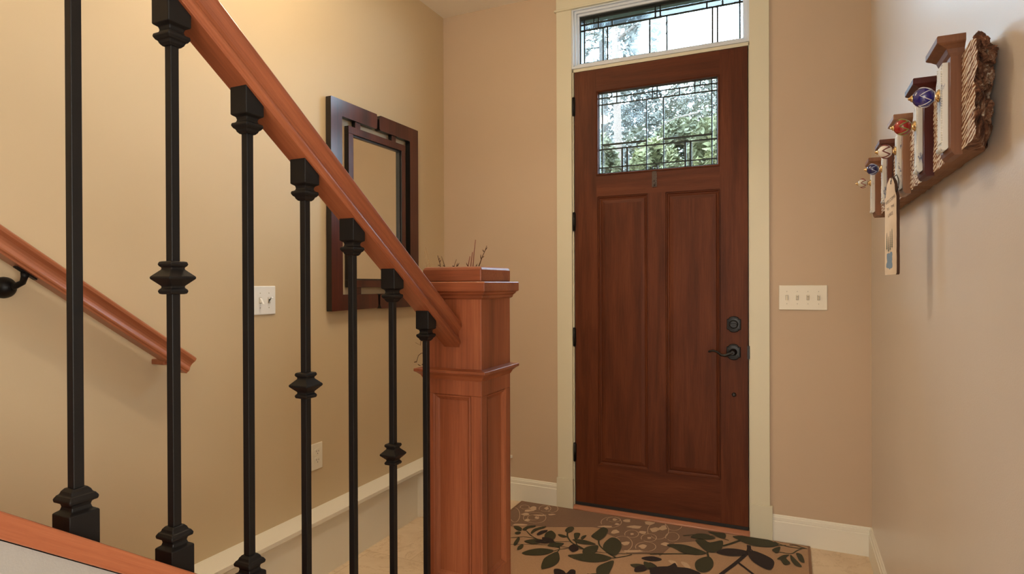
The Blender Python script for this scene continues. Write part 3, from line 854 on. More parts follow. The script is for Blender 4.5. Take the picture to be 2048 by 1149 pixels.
# jagged broken end: rings closing in with rough relief
last = rings[-1]; cx_, cz_ = (XB + XW) / 2 + .004, 1.63
prev = last; base = o0 + NS * n
for q, f in enumerate((.86, .7, .52, .34, .16)):
    ring = []
    for i, (x, y, z) in enumerate(last):
        xx = cx_ + (x - cx_) * f; zz = cz_ + (z - cz_) * f
        uu = (xx - XB) / (XW - XB)
        ring.append((xx, -1.965 + .085 * uu + .040 * sn(zz * 75, xx * 90, 7) + .020 * sn(zz * 190, xx * 200, 8), zz))
    o1 = len(g.v); g.v += ring
    for i in range(n):
        j = (i + 1) % n
        g.f.append((base + i, base + j, o1 + j, o1 + i)); g.m.append(2); g.sm.append(False)
    base = o1
g.f.append(tuple(base + i for i in range(n))); g.m.append(2); g.sm.append(False)
g.build('backing_board', [bark_face, raw_edge, broken_m], rack)
# splintered knots on the broken end
for (kx, ky, kz, kr, sx, sz) in ((.322, -1.915, 1.690, .017, 1.0, .9), (.306, -1.945, 1.708, .012, .8, 1.2), (.326, -1.905, 1.655, .014, .7, 1.2), (.320, -1.91, 1.59, .014, .9, 1.5)):
    bm = bmesh.new(); bmesh.ops.create_icosphere(bm, subdivisions=4, radius=1)
    for vv in bm.verts:
        p = vv.co.copy()
        f = 1 + .9 * sn(p.x * 2.3 + kx * 90, p.z * 2.6 + p.y * 2, 11) + .5 * sn(p.x * 6 + p.y * 5, p.z * 6, 12)
        vv.co = Vector((min(kx + p.x * kr * sx * f, RX - .0005), ky + p.y * kr * .9 * f, kz + p.z * kr * sz * f))
    me = bpy.data.meshes.new('splinter'); bm.to_mesh(me); bm.free(); me.materials.append(broken_m)
    o = bpy.data.objects.new('splinter', me); COL.objects.link(o); o.parent = rack; o.matrix_parent_inverse = world_of(rack).inverted()

XBK, XFR, XPL, XKN = .2926, .2737, .2649, .2377
for k, yn in enumerate((-1.884, -1.632, -1.338, -1.048, -.745)):
    y0, y1 = yn, yn + .084; yc = yn + .042
    zt = (1.716, 1.714, 1.706, 1.700, 1.700)[k]; zb = 1.520
    g = MB()
    pr = [(XBK, zb), (XBK, zt), (XFR, zt), (XFR, zb + .014), (XFR + .002, zb + .006), (XFR + .006, zb)]
    g.prism(pr, lambda p, t: (p[0], t, p[1]), y0, y1)
    bl = g.build('hook_block', blk[k], rack, bevel=.0008)
    bl['label'] = ('walnut brown block with cornice', 'burgundy block with cornice', 'oak brown block with cornice', 'dark red block with cornice', 'brown block with cornice')[k]
    g = MB(); rings = []
    for dx, z in ((0, zt - .010), (.004, zt - .004), (.007, zt + .004), (.015, zt + .010), (.021, zt + .013), (.0235, zt + .015), (.0235, zt + .026), (.022, zt + .028)):
        ey = dx * .55
        rings.append([(XFR - dx, y0 - ey, z), (XBK + .003, y0 - ey, z), (XBK + .003, y1 + ey, z), (XFR - dx, y1 + ey, z)])
    g.loft(rings); g.build('cornice', blk[k], bl, bevel=.0006)
    g = MB()
    pz0, pz1 = zb + .018, zt - .014
    py0, py1 = yn + .020, yn + .065
    g.box(XPL, XFR, py0, py1, pz0, pz1)
    g.box(XPL - .0018, XPL, py0 + .010, py1 - .010, pz0 + .012, pz1 - .012)
    nb = 34
    for q in range(nb):
        zz = pz0 + .004 + (pz1 - pz0 - .008) * q / (nb - 1)
        for yy in (py0 + .0045, py1 - .0045):
            g.add([(XPL, yy - .0018, zz - .0018), (XPL, yy + .0018, zz - .0018), (XPL, yy + .0018, zz + .0018), (XPL, yy - .0018, zz + .0018), (XPL - .0024, yy, zz)],
                  [(0, 1, 4), (1, 2, 4), (2, 3, 4), (3, 0, 4)])
    g.lathe([(py0 - .001, .006), (py1 + .001, .006)], (XPL + .003, 0, pz0 + .002), 'Y', 12)
    g.build('plaque', plaque_m, bl)
    R0 = (.0195, .0185, .0185, .0175, .0165)[k]; zk = 1.645
    g = MB()
    bx = XPL - .0018
    g.lathe([(bx, .0125), (bx - .002, .012), (bx - .006, .006), (bx - .010, .0085), (bx - .012, .009)], (0, yc, zk), 'X', 20, 1)
    prf = []
    for q in range(13):
        a = math.pi * (q + .6) / 13.2
        prf.append((XKN + R0 * math.cos(a), R0 * math.sin(a)))
    g.lathe(prf, (0, yc, zk), 'X', 28, 0)
    g.lathe([(XKN - R0 + .001, .0068), (XKN - R0 - .0015, .0060), (XKN - R0 - .003, .0035), (XKN - R0 - .005, .0032), (XKN - R0 - .007, .0012)], (0, yc, zk), 'X', 16, 1)
    # painted petal lines: raised zigzag around the ball
    pts = []
    for q in range(61):
        th = 2 * math.pi * q / 60
        tri = abs(((th * 5 / (2 * math.pi)) % 1) * 2 - 1)
        la = math.radians(62 + 62 * tri)
        pts.append((XKN - (R0 + .0003) * math.cos(la), yc + (R0 + .0003) * math.sin(la) * math.cos(th), zk + (R0 + .0003) * math.sin(la) * math.sin(th)))
    g.tube(pts, (.0007, .0016, .0016, .0010, .0012)[k], 6, 2)
    g.tube([(XKN + R0 * .88, yc + R0 * .5 * math.cos(2 * math.pi * q / 24), zk + R0 * .5 * math.sin(2 * math.pi * q / 24)) for q in range(25)], .0007, 6, 2)
    kn = g.build('knob', [ceramics[k], brass_m, lines_m[k]], bl)
    kn['label'] = ('cobalt blue glazed knob', 'red glazed knob', 'white glazed knob with maroon petals', 'navy glazed knob', 'cream and red glazed knob')[k]

# ------------------------------------------------------------------ hanging painted sign
sign = thing('hanging_sign', 'narrow cream wooden sign hanging below the coat rack knobs', 'sign', (.247, -1.327, 1.30))
P0 = Vector((.2360, -1.294, 0)); P1 = Vector((.2565, -1.360, 0))
eu = (P1 - P0).normalized(); wS = (P1 - P0).length; en = eu.cross(Vector((0, 0, 1)))
def sp(u, z, d=0): return tuple(P0 + eu * u + Vector((0, 0, z)) - en * (-d))
zl, zh = 1.300, 1.566
sign_m = streak_mat('cream_sign_paint', [(0.2, (0.60, 0.47, 0.33)), (0.6, (0.72, 0.58, 0.43)), (0.9, (0.78, 0.66, 0.52))], (0, math.radians(90), 0), 6, 2, 0.15)
sign_edge = plain('dark_sign_edge', (0.06, 0.025, 0.012), 0.8)
lft = [(0.002 + .0015 * sn(k * .9, 1), 1.302 + (1.512 - 1.302) * k / 12) for k in range(13)]
topo = [(.010, 1.520), (.012, 1.545), (.020, 1.556), (.030, 1.566), (.038, 1.566), (.040, 1.553), (.043, 1.566), (.052, 1.556), (.058, 1.545), (.060, 1.528), (.064, 1.520)]
rgt = [(wS - .001 + .0016 * sn(k * 1.3, 4), 1.512 - (1.512 - 1.304) * k / 14) for k in range(15)]
bot = [(wS - .005, 1.3005), (.004, 1.300)]
outl = lft + topo + rgt + bot
g = MB()
no = len(outl)
fr_ = [sp(u, z, 0) for u, z in outl]; bk = [sp(u, z, -.008) for u, z in outl]
g.add(fr_, [tuple(range(no))], 0); g.add(bk, [tuple(range(no - 1, -1, -1))], 1)
g.add(fr_ + bk, [(i, (i + 1) % no, no + (i + 1) % no, no + i) for i in range(no)], 1)
sb = g.build('sign_board', [sign_m, sign_edge], sign)
ink = plain('sign_ink', (0.12, 0.075, 0.045), 0.8); pine = plain('pine_green_paint', (0.10, 0.115, 0.085), 0.8); lake = plain('lake_blue_paint', (0.19, 0.27, 0.37), 0.8)
g = MB()
for (u0, zt_, zb_) in ((.0145, 1.418, 1.372), (.0240, 1.408, 1.366), (.0335, 1.422, 1.370), (.0435, 1.427, 1.376)):
    pts = [(u0, zt_)]
    nseg = 9
    rr = []; ll = []
    for q in range(nseg):
        z = zt_ - (zt_ - zb_) * (q + 1) / nseg; w_ = .0012 + .0028 * (q + 1) / nseg
        rr += [(u0 + w_, z), (u0 + w_ * .6, z - .0006)]; ll = [(u0 - w_ * .6, z - .0006), (u0 - w_, z)] + ll
    poly = pts + rr + [(u0 + .0006, zb_ - .002), (u0 + .0006, zb_ - .006), (u0 - .0006, zb_ - .006), (u0 - .0006, zb_ - .002)] + ll
    g.add([sp(u, z, .0003) for u, z in poly], [tuple(range(len(poly)))])
g.build('pine_motif', pine, sb, fix=False)
g = MB()
lk = [(.014, 1.358), (.022, 1.360), (.030, 1.359), (.036, 1.363), (.043, 1.363), (.046, 1.357), (.044, 1.350), (.045, 1.342), (.043, 1.336), (.046, 1.329), (.046, 1.322), (.042, 1.318), (.036, 1.318), (.030, 1.314), (.026, 1.318), (.016, 1.319), (.010, 1.322), (.011, 1.330), (.016, 1.336), (.014, 1.346)]
g.add([sp(u, z, .0003) for u, z in lk], [tuple(range(len(lk)))])
g.build('lake_motif', lake, sb, fix=False)
def text_mesh(txt, size, u, z, tilt, parent):
    cu = bpy.data.curves.new('lettering', 'FONT'); cu.body = txt; cu.size = size; cu.align_x = 'CENTER'; cu.resolution_u = 2
    to = bpy.data.objects.new('tmp', cu); COL.objects.link(to)
    dg = bpy.context.evaluated_depsgraph_get()
    me = bpy.data.meshes.new_from_object(to.evaluated_get(dg))
    bpy.data.objects.remove(to); 
    c, s = math.cos(tilt), math.sin(tilt)
    for vv in me.vertices:
        a, b_ = vv.co.x * .92, vv.co.y
        vv.co = Vector(sp(u + a * c - b_ * s, z + a * s + b_ * c, .0004))
    me.materials.clear(); me.materials.append(ink); me.name = 'lettering'
    o = bpy.data.objects.new('lettering', me); COL.objects.link(o)
    o.parent = parent; o.matrix_parent_inverse = world_of(parent).inverted()
text_mesh('WELCOME', .0128, .036, 1.502, .30, sb)
text_mesh('TO', .0105, .022, 1.478, .22, sb)
text_mesh('THE', .0105, .048, 1.484, .22, sb)
text_mesh('LAKE', .0135, .036, 1.462, .22, sb)
g = MB()
w0 = Vector(sp(.040, 1.552, -.004))
g.tube([sp(.041, 1.548, .002), sp(.041, 1.556, .002), tuple(w0 + Vector((0, 0, .014))), sp(.050, 1.572, -.009), sp(.058, 1.560, -.0095), sp(.066, 1.548, -.007), sp(.069, 1.534, -.004), sp(.068, 1.522, .001)], .0012, 6)
g.tube([sp(.041, 1.550, -.001), (.2560, -1.300, 1.600), (.2565, -1.2965, 1.630), (.2555, -1.2935, 1.6505), (.2555, -1.2965, 1.6535)], .0008, 6)
g.build('hanging_wire', iron2_m, sign)

# ------------------------------------------------------------------ dried twigs in a floor vase behind the newel
tw_ = thing('twig_arrangement', 'dry twigs rising from a vase behind the newel post', 'dried twigs', (-1.555, -.62, 0))
g = MB(); g.lathe([(0, .070), (.01, .085), (.12, .105), (.28, .095), (.42, .055), (.50, .042), (.55, .055), (.555, .052), (.50, .036)], (-1.555, -.62, 0), 'Z', 32)
g.build('vase', plain('brown_vase', (0.16, 0.085, 0.045), 0.4), tw_)
twig_m = plain('dark_twig', (0.085, 0.036, 0.018), 0.7); reed_m = plain('red_reed', (0.17, 0.032, 0.022), 0.6); tan_m = plain('tan_grass', (0.36, 0.22, 0.10), 0.7)
def twig(pts, r0, r1, mat, name='twig', buds=()):
    g = MB(); P = [(-1.555 + .02 * hsh(len(pts), pts[-1][0] * 9), -.62, .10), (-1.555 + (pts[0][0] + 1.555) * .18, -.618, .56)]
    for p in pts: P.append((p[0], p[1] if len(p) > 2 else -.60, p[-1]))
    n = len(P)
    g.tube(P, [r0 + (r1 - r0) * i / (n - 1) for i in range(n)], 7)
    for (x, z, dx, dz) in buds:
        g.tube([(x, -.60, z), (x + dx * .5, -.602, z + dz * .45), (x + dx, -.60, z + dz)], [.0022, .0026, .0006], 6)
    g.build(name, mat, tw_)
twig([(-1.66, 1.20), (-1.706, 1.40), (-1.7254, 1.4774)], .0025, .0008, tan_m, 'grass_blade')
twig([(-1.70, 1.22), (-1.722, 1.40), (-1.732, 1.455)], .0022, .0007, tan_m, 'grass_blade')
twig([(-1.60, 1.25), (-1.636, 1.36), (-1.638, 1.385), (-1.645, 1.405), (-1.652, 1.428)], .0035, .0016, twig_m, buds=((-1.638, 1.395, .006, .012), (-1.640, 1.376, -.012, .004), (-1.645, 1.405, .006, .010)))
twig([(-1.57, 1.25), (-1.610, 1.366), (-1.6115, 1.375), (-1.6225, 1.405), (-1.630, 1.424)], .0033, .0012, twig_m, buds=((-1.612, 1.372, -.008, .006),))
twig([(-1.55, 1.28), (-1.556, 1.366), (-1.548, 1.390), (-1.541, 1.406)], .003, .001, twig_m, buds=((-1.556, 1.370, -.010, .004), (-1.535, 1.372, .010, .016), (-1.540, 1.366, .004, .022)))
twig([(-1.50, 1.20), (-1.475, 1.368), (-1.4634, 1.4196)], .0032, .0018, reed_m, 'reed')
twig([(-1.49, 1.20), (-1.460, 1.368), (-1.4491, 1.440)], .0034, .0020, reed_m, 'reed')
twig([(-1.48, 1.20), (-1.4466, 1.368), (-1.440, 1.44), (-1.4319, 1.5011)], .0034, .0016, reed_m, 'reed')
twig([(-1.46, 1.22), (-1.4128, 1.371), (-1.400, 1.402), (-1.390, 1.424), (-1.3775, 1.448), (-1.3690, 1.470)], .0038, .0012, twig_m, buds=((-1.400, 1.402, -.003, .026), (-1.395, 1.412, .012, .006), (-1.3775, 1.448, .012, .014), (-1.384, 1.44, -.008, .012), (-1.430, 1.366, .008, .016), (-1.475, 1.37, -.010, .018), (-1.4128, 1.371, .010, .016)))
twig([(-1.62, 1.10), (-1.735, 1.150), (-1.760, .962), (-1.7896, .975)], .0026, .0008, twig_m)
twig([(-1.60, .80), (-1.72, .925), (-1.755, .921), (-1.772, .908), (-1.784, .872)], .0030, .0016, twig_m, buds=((-1.784, .875, -.016, -.004), (-1.775, .862, .02, -.008), (-1.75, .862, .014, .004)))

# ------------------------------------------------------------------ patterned rug
RUG_LEAVES=[[[-0.9173,-0.345],[-0.9084,-0.2667],[-0.8947,-0.2143],[-0.865,-0.2308],[-0.8546,-0.2748],[-0.8549,-0.3376],[-0.8678,-0.3819],[-0.8947,-0.3657]],[[-0.8304,-0.4357],[-0.8337,-0.3835],[-0.8194,-0.3216],[-0.7861,-0.3271],[-0.7564,-0.3735],[-0.7421,-0.4433],[-0.7488,-0.5102],[-0.7854,-0.4996],[-0.8172,-0.4678]],[[-0.9511,-0.6012],[-0.9252,-0.5761],[-0.8723,-0.5387],[-0.8198,-0.5242],[-0.7588,-0.5414],[-0.7763,-0.584],[-0.8119,-0.6128],[-0.8628,-0.6272],[-0.9062,-0.6208]],[[-0.7787,-0.7167],[-0.792,-0.6665],[-0.7805,-0.6199],[-0.7448,-0.5655],[-0.7331,-0.6153],[-0.7274,-0.6936],[-0.728,-0.7404],[-0.7566,-0.7609]],[[-1.157,-0.6666],[-1.14,-0.6221],[-1.1031,-0.5849],[-1.0633,-0.5736],[-1.0291,-0.5798],[-1.0434,-0.6247],[-1.0812,-0.6579],[-1.123,-0.6713]],[[-1.015,-0.7734],[-1.0352,-0.709],[-1.0381,-0.6581],[-1.0115,-0.5848],[-0.9803,-0.6321],[-0.9687,-0.6791],[-0.9745,-0.7239],[-0.9918,-0.7565]],[[-1.199,-0.5426],[-1.1799,-0.509],[-1.1499,-0.4904],[-1.1095,-0.4874],[-1.1187,-0.5263],[-1.1493,-0.5519]],[[-1.1284,-0.4501],[-1.1388,-0.4023],[-1.1233,-0.3652],[-1.0867,-0.4001],[-1.0736,-0.446],[-1.0797,-0.479],[-1.1058,-0.4757]],[[-1.0921,-0.4896],[-1.0659,-0.4828],[-1.0274,-0.5098],[-1.0167,-0.5366],[-1.0363,-0.5397],[-1.072,-0.5201]],[[-0.8957,-0.5492],[-0.9055,-0.5074],[-0.8943,-0.4692],[-0.857,-0.438],[-0.8427,-0.4792],[-0.8456,-0.5267],[-0.8685,-0.5506]],[[-0.9894,-0.4234],[-0.9541,-0.4076],[-0.9133,-0.4093],[-0.8677,-0.4283],[-0.901,-0.4481],[-0.9467,-0.454],[-0.9664,-0.4431]],[[-1.0584,-0.3394],[-1.0626,-0.2974],[-1.0455,-0.273],[-1.0277,-0.2873],[-1.0257,-0.3301],[-1.039,-0.3522]],[[-1.0053,-0.353],[-0.9903,-0.3357],[-0.9749,-0.3446],[-0.9691,-0.3991],[-0.9803,-0.4143]],[[-0.9582,-0.3891],[-0.9566,-0.3626],[-0.9435,-0.3463],[-0.9401,-0.3758],[-0.947,-0.4044]],[[-1.0759,-0.3953],[-1.0597,-0.388],[-1.0266,-0.3992],[-1.0367,-0.4171],[-1.0587,-0.4136]],[[-1.2655,-0.4105],[-1.2594,-0.3633],[-1.2242,-0.3363],[-1.2219,-0.3577],[-1.2437,-0.3897],[-1.2448,-0.4176]],[[-1.2095,-0.434],[-1.214,-0.3874],[-1.1977,-0.3525],[-1.17,-0.3232],[-1.1699,-0.3455],[-1.1936,-0.3946],[-1.2003,-0.4405]],[[-1.3225,-0.3972],[-1.3041,-0.3834],[-1.2752,-0.3983],[-1.2648,-0.4319],[-1.2892,-0.4266]],[[-1.2839,-0.4674],[-1.2737,-0.4414],[-1.2549,-0.4544],[-1.2651,-0.4801]],[[-1.2411,-0.5615],[-1.2459,-0.5131],[-1.2332,-0.5177],[-1.2217,-0.5578],[-1.2191,-0.6007],[-1.2314,-0.5965]],[[-1.1926,-0.6411],[-1.2017,-0.6025],[-1.1934,-0.5746],[-1.1804,-0.5929],[-1.1791,-0.6257]],[[-0.2699,-0.0579],[-0.2022,-0.022],[-0.1368,-0.02],[-0.0907,-0.0421],[-0.0602,-0.0753],[-0.096,-0.1168],[-0.158,-0.1345],[-0.2115,-0.1173],[-0.2481,-0.0861]],[[-0.5534,-0.2968],[-0.5184,-0.2708],[-0.4729,-0.2606],[-0.408,-0.282],[-0.3663,-0.3123],[-0.4063,-0.3495],[-0.4662,-0.3524],[-0.514,-0.3197]],[[-0.4604,-0.1598],[-0.4405,-0.1011],[-0.394,-0.0859],[-0.3469,-0.1143],[-0.3708,-0.1466],[-0.417,-0.1565]],[[-0.4354,-0.1809],[-0.4013,-0.1549],[-0.3667,-0.1818],[-0.3176,-0.1334],[-0.3057,-0.1752],[-0.3072,-0.2368],[-0.3319,-0.2872],[-0.365,-0.2923],[-0.4009,-0.2487]],[[-0.3977,-0.4648],[-0.3979,-0.411],[-0.3747,-0.3636],[-0.3474,-0.3466],[-0.3253,-0.3966],[-0.3261,-0.4675],[-0.3489,-0.5118],[-0.3808,-0.5093]],[[-0.3902,-0.0503],[-0.3506,-0.0439],[-0.3088,-0.042],[-0.3052,-0.101],[-0.3454,-0.0918]],[[-0.0878,-0.1481],[-0.0705,-0.1104],[-0.0525,-0.0973],[-0.0586,-0.1643],[-0.0763,-0.1723]],[[-0.0642,-0.2426],[-0.0405,-0.1898],[-0.0124,-0.1724],[-0.0262,-0.2162],[-0.0087,-0.2632],[-0.0324,-0.2916],[-0.0502,-0.2455]],[[-0.0089,-0.1708],[0.0085,-0.2006],[0.0385,-0.2774],[0.015,-0.2792],[-0.0053,-0.2345]],[[0.0158,-0.1406],[0.0402,-0.1487],[0.0494,-0.228],[0.029,-0.219]]]
RUG_DARK=[[[-1.1768,-0.43],[-1.1697,-0.3893],[-1.1441,-0.367],[-1.1424,-0.3932],[-1.157,-0.4316],[-1.1677,-0.4469]],[[-0.9599,-0.7624],[-0.944,-0.7456],[-0.9152,-0.7543],[-0.8984,-0.7706],[-0.8918,-0.7277],[-0.8681,-0.7331],[-0.8619,-0.7931],[-0.9234,-0.8207]],[[-0.5861,-0.5739],[-0.5576,-0.5611],[-0.5235,-0.5416],[-0.4991,-0.51],[-0.4794,-0.4802],[-0.448,-0.6066],[-0.5457,-0.6197],[-0.5735,-0.5844]],[[-0.3248,-0.284],[-0.3001,-0.2335],[-0.2573,-0.2093],[-0.2017,-0.2091],[-0.1928,-0.2343],[-0.2156,-0.2733],[-0.2646,-0.2972],[-0.3012,-0.2974]],[[-0.1884,-0.2178],[-0.1622,-0.1963],[-0.1105,-0.226],[-0.0812,-0.2595],[-0.075,-0.3019],[-0.0885,-0.3691],[-0.1229,-0.3587],[-0.1631,-0.3146],[-0.1835,-0.2683]],[[-0.5739,-0.579],[-0.5181,-0.5278],[-0.4593,-0.5101],[-0.4098,-0.5052],[-0.3646,-0.5522],[-0.5194,-0.6705]]]
RUG_CREAM=[[[-0.5167,-0.4553],[-0.4875,-0.4514],[-0.4702,-0.4886],[-0.4969,-0.4828]],[[-0.462,-0.449],[-0.4366,-0.4467],[-0.4122,-0.4889],[-0.4324,-0.498]],[[-0.8036,-0.2305],[-0.8031,-0.243],[-0.8138,-0.2576],[-0.822,-0.2672],[-0.8374,-0.2644],[-0.84,-0.2468],[-0.8387,-0.2334],[-0.836,-0.2221],[-0.8246,-0.2109],[-0.817,-0.2176]],[[-0.7897,-0.0664],[-0.7843,-0.0806],[-0.7914,-0.0883],[-0.8023,-0.0922],[-0.8114,-0.0917],[-0.8239,-0.0817],[-0.8195,-0.063],[-0.8115,-0.0548],[-0.8008,-0.051],[-0.7907,-0.0511]],[[-0.7182,-0.1263],[-0.7172,-0.1396],[-0.7274,-0.1524],[-0.7506,-0.1586],[-0.7643,-0.1564],[-0.7849,-0.1562],[-0.7771,-0.1388],[-0.7574,-0.1215],[-0.7376,-0.117],[-0.7143,-0.115]],[[-0.6209,-0.1214],[-0.629,-0.1394],[-0.633,-0.1531],[-0.647,-0.166],[-0.6554,-0.1579],[-0.6648,-0.1411],[-0.67,-0.1289],[-0.6564,-0.1106],[-0.6459,-0.099],[-0.6277,-0.1031]],[[-0.6776,-0.1847],[-0.6786,-0.2001],[-0.6821,-0.2071],[-0.6942,-0.2086],[-0.6999,-0.2057],[-0.7102,-0.1993],[-0.7111,-0.1847],[-0.7004,-0.1743],[-0.6909,-0.174],[-0.678,-0.1738]],[[-0.7235,-0.3489],[-0.7254,-0.3633],[-0.7288,-0.3706],[-0.74,-0.3797],[-0.7461,-0.3766],[-0.7583,-0.3645],[-0.7597,-0.3514],[-0.7483,-0.3404],[-0.74,-0.3325],[-0.726,-0.3322]],[[-0.6398,-0.3501],[-0.6416,-0.3634],[-0.6439,-0.3771],[-0.6557,-0.3826],[-0.6631,-0.3733],[-0.6741,-0.3655],[-0.6744,-0.353],[-0.6647,-0.3358],[-0.6555,-0.3314],[-0.6405,-0.3376]],[[-0.8584,-0.1835],[-0.8514,-0.191],[-0.8678,-0.2016],[-0.8886,-0.209],[-0.9067,-0.2139],[-0.9253,-0.2135],[-0.9109,-0.1963],[-0.8954,-0.1862],[-0.874,-0.1785],[-0.857,-0.1741]],[[-0.8534,-0.0772],[-0.857,-0.089],[-0.8603,-0.0992],[-0.8679,-0.1007],[-0.8755,-0.0954],[-0.8764,-0.0875],[-0.8805,-0.0791],[-0.8766,-0.0684],[-0.8691,-0.067],[-0.8609,-0.0722]],[[-0.8284,-0.1326],[-0.8273,-0.1412],[-0.8339,-0.1506],[-0.8405,-0.151],[-0.8502,-0.1489],[-0.8509,-0.1427],[-0.8498,-0.1331],[-0.8483,-0.1259],[-0.8397,-0.1246],[-0.8351,-0.1291]],[[-0.7285,-0.2288],[-0.7309,-0.2388],[-0.7339,-0.2427],[-0.7388,-0.2455],[-0.7429,-0.2448],[-0.7444,-0.2359],[-0.7476,-0.2284],[-0.7438,-0.2241],[-0.7392,-0.2214],[-0.7342,-0.2218]],[[-0.6381,-0.2403],[-0.6412,-0.2507],[-0.6445,-0.2547],[-0.6502,-0.257],[-0.6545,-0.2565],[-0.6558,-0.2482],[-0.659,-0.2406],[-0.6545,-0.236],[-0.6492,-0.2339],[-0.6436,-0.2339]],[[-1.3166,-0.103],[-1.3089,-0.1156],[-1.3123,-0.1329],[-1.3236,-0.1377],[-1.3381,-0.1284],[-1.3529,-0.1192],[-1.3496,-0.1016],[-1.3461,-0.0838],[-1.3348,-0.079],[-1.3199,-0.0885]],[[-1.3108,-0.1395],[-1.318,-0.1512],[-1.3292,-0.1634],[-1.3418,-0.1729],[-1.3582,-0.1731],[-1.3587,-0.1609],[-1.3628,-0.1542],[-1.3553,-0.1436],[-1.3411,-0.1332],[-1.3284,-0.1348]],[[-1.3203,-0.2008],[-1.3132,-0.2079],[-1.3214,-0.2223],[-1.332,-0.2286],[-1.348,-0.2251],[-1.3596,-0.2184],[-1.3524,-0.2049],[-1.3488,-0.1924],[-1.3363,-0.1852],[-1.3248,-0.191]],[[-1.1828,-0.1455],[-1.1909,-0.1545],[-1.1959,-0.1607],[-1.2069,-0.1681],[-1.2145,-0.1676],[-1.2181,-0.1613],[-1.223,-0.1581],[-1.2129,-0.1497],[-1.2038,-0.1431],[-1.1911,-0.1414]],[[-1.2497,-0.2246],[-1.2485,-0.2347],[-1.2523,-0.2451],[-1.2586,-0.2456],[-1.2685,-0.2414],[-1.2698,-0.2337],[-1.2722,-0.224],[-1.272,-0.2152],[-1.2643,-0.2141],[-1.258,-0.22]],[[-1.2811,-0.2747],[-1.2786,-0.2817],[-1.2855,-0.2931],[-1.2916,-0.2983],[-1.3045,-0.2958],[-1.3079,-0.2868],[-1.3061,-0.2779],[-1.3056,-0.2692],[-1.297,-0.2628],[-1.2904,-0.2683]],[[-1.2685,-0.339],[-1.2719,-0.3512],[-1.2942,-0.3643],[-1.313,-0.3712],[-1.3376,-0.3792],[-1.3361,-0.3693],[-1.3345,-0.3579],[-1.3253,-0.3507],[-1.3012,-0.3414],[-1.2897,-0.3394]],[[-1.2262,-0.1774],[-1.2365,-0.1907],[-1.2436,-0.1972],[-1.2665,-0.205],[-1.2759,-0.2059],[-1.2888,-0.2054],[-1.2931,-0.1986],[-1.2712,-0.1854],[-1.2538,-0.1801],[-1.2296,-0.1726]],[[-1.2531,-0.0746],[-1.2478,-0.0824],[-1.251,-0.0939],[-1.2576,-0.0967],[-1.2675,-0.091],[-1.2757,-0.0847],[-1.2729,-0.0731],[-1.2716,-0.0623],[-1.2642,-0.0591],[-1.256,-0.0657]],[[-0.5478,-0.2798],[-0.544,-0.2928],[-0.5504,-0.3042],[-0.5621,-0.3048],[-0.5714,-0.3004],[-0.5824,-0.2953],[-0.5771,-0.278],[-0.5691,-0.2657],[-0.5578,-0.2654],[-0.5468,-0.2692]],[[-0.6612,-0.0438],[-0.6701,-0.0655],[-0.6781,-0.0783],[-0.6936,-0.0797],[-0.7052,-0.0756],[-0.7064,-0.0641],[-0.7136,-0.0495],[-0.7026,-0.0351],[-0.688,-0.0343],[-0.6733,-0.0372]],[[-0.6407,-0.4071],[-0.6603,-0.4257],[-0.6779,-0.4366],[-0.7033,-0.449],[-0.7223,-0.4545],[-0.7216,-0.4434],[-0.7301,-0.4373],[-0.7085,-0.4246],[-0.6844,-0.4128],[-0.6615,-0.4055]],[[-0.5927,-0.0811],[-0.5882,-0.0948],[-0.5991,-0.1134],[-0.6076,-0.1242],[-0.6233,-0.1176],[-0.6296,-0.0977],[-0.6235,-0.0792],[-0.6209,-0.0639],[-0.609,-0.0513],[-0.6015,-0.0621]]]
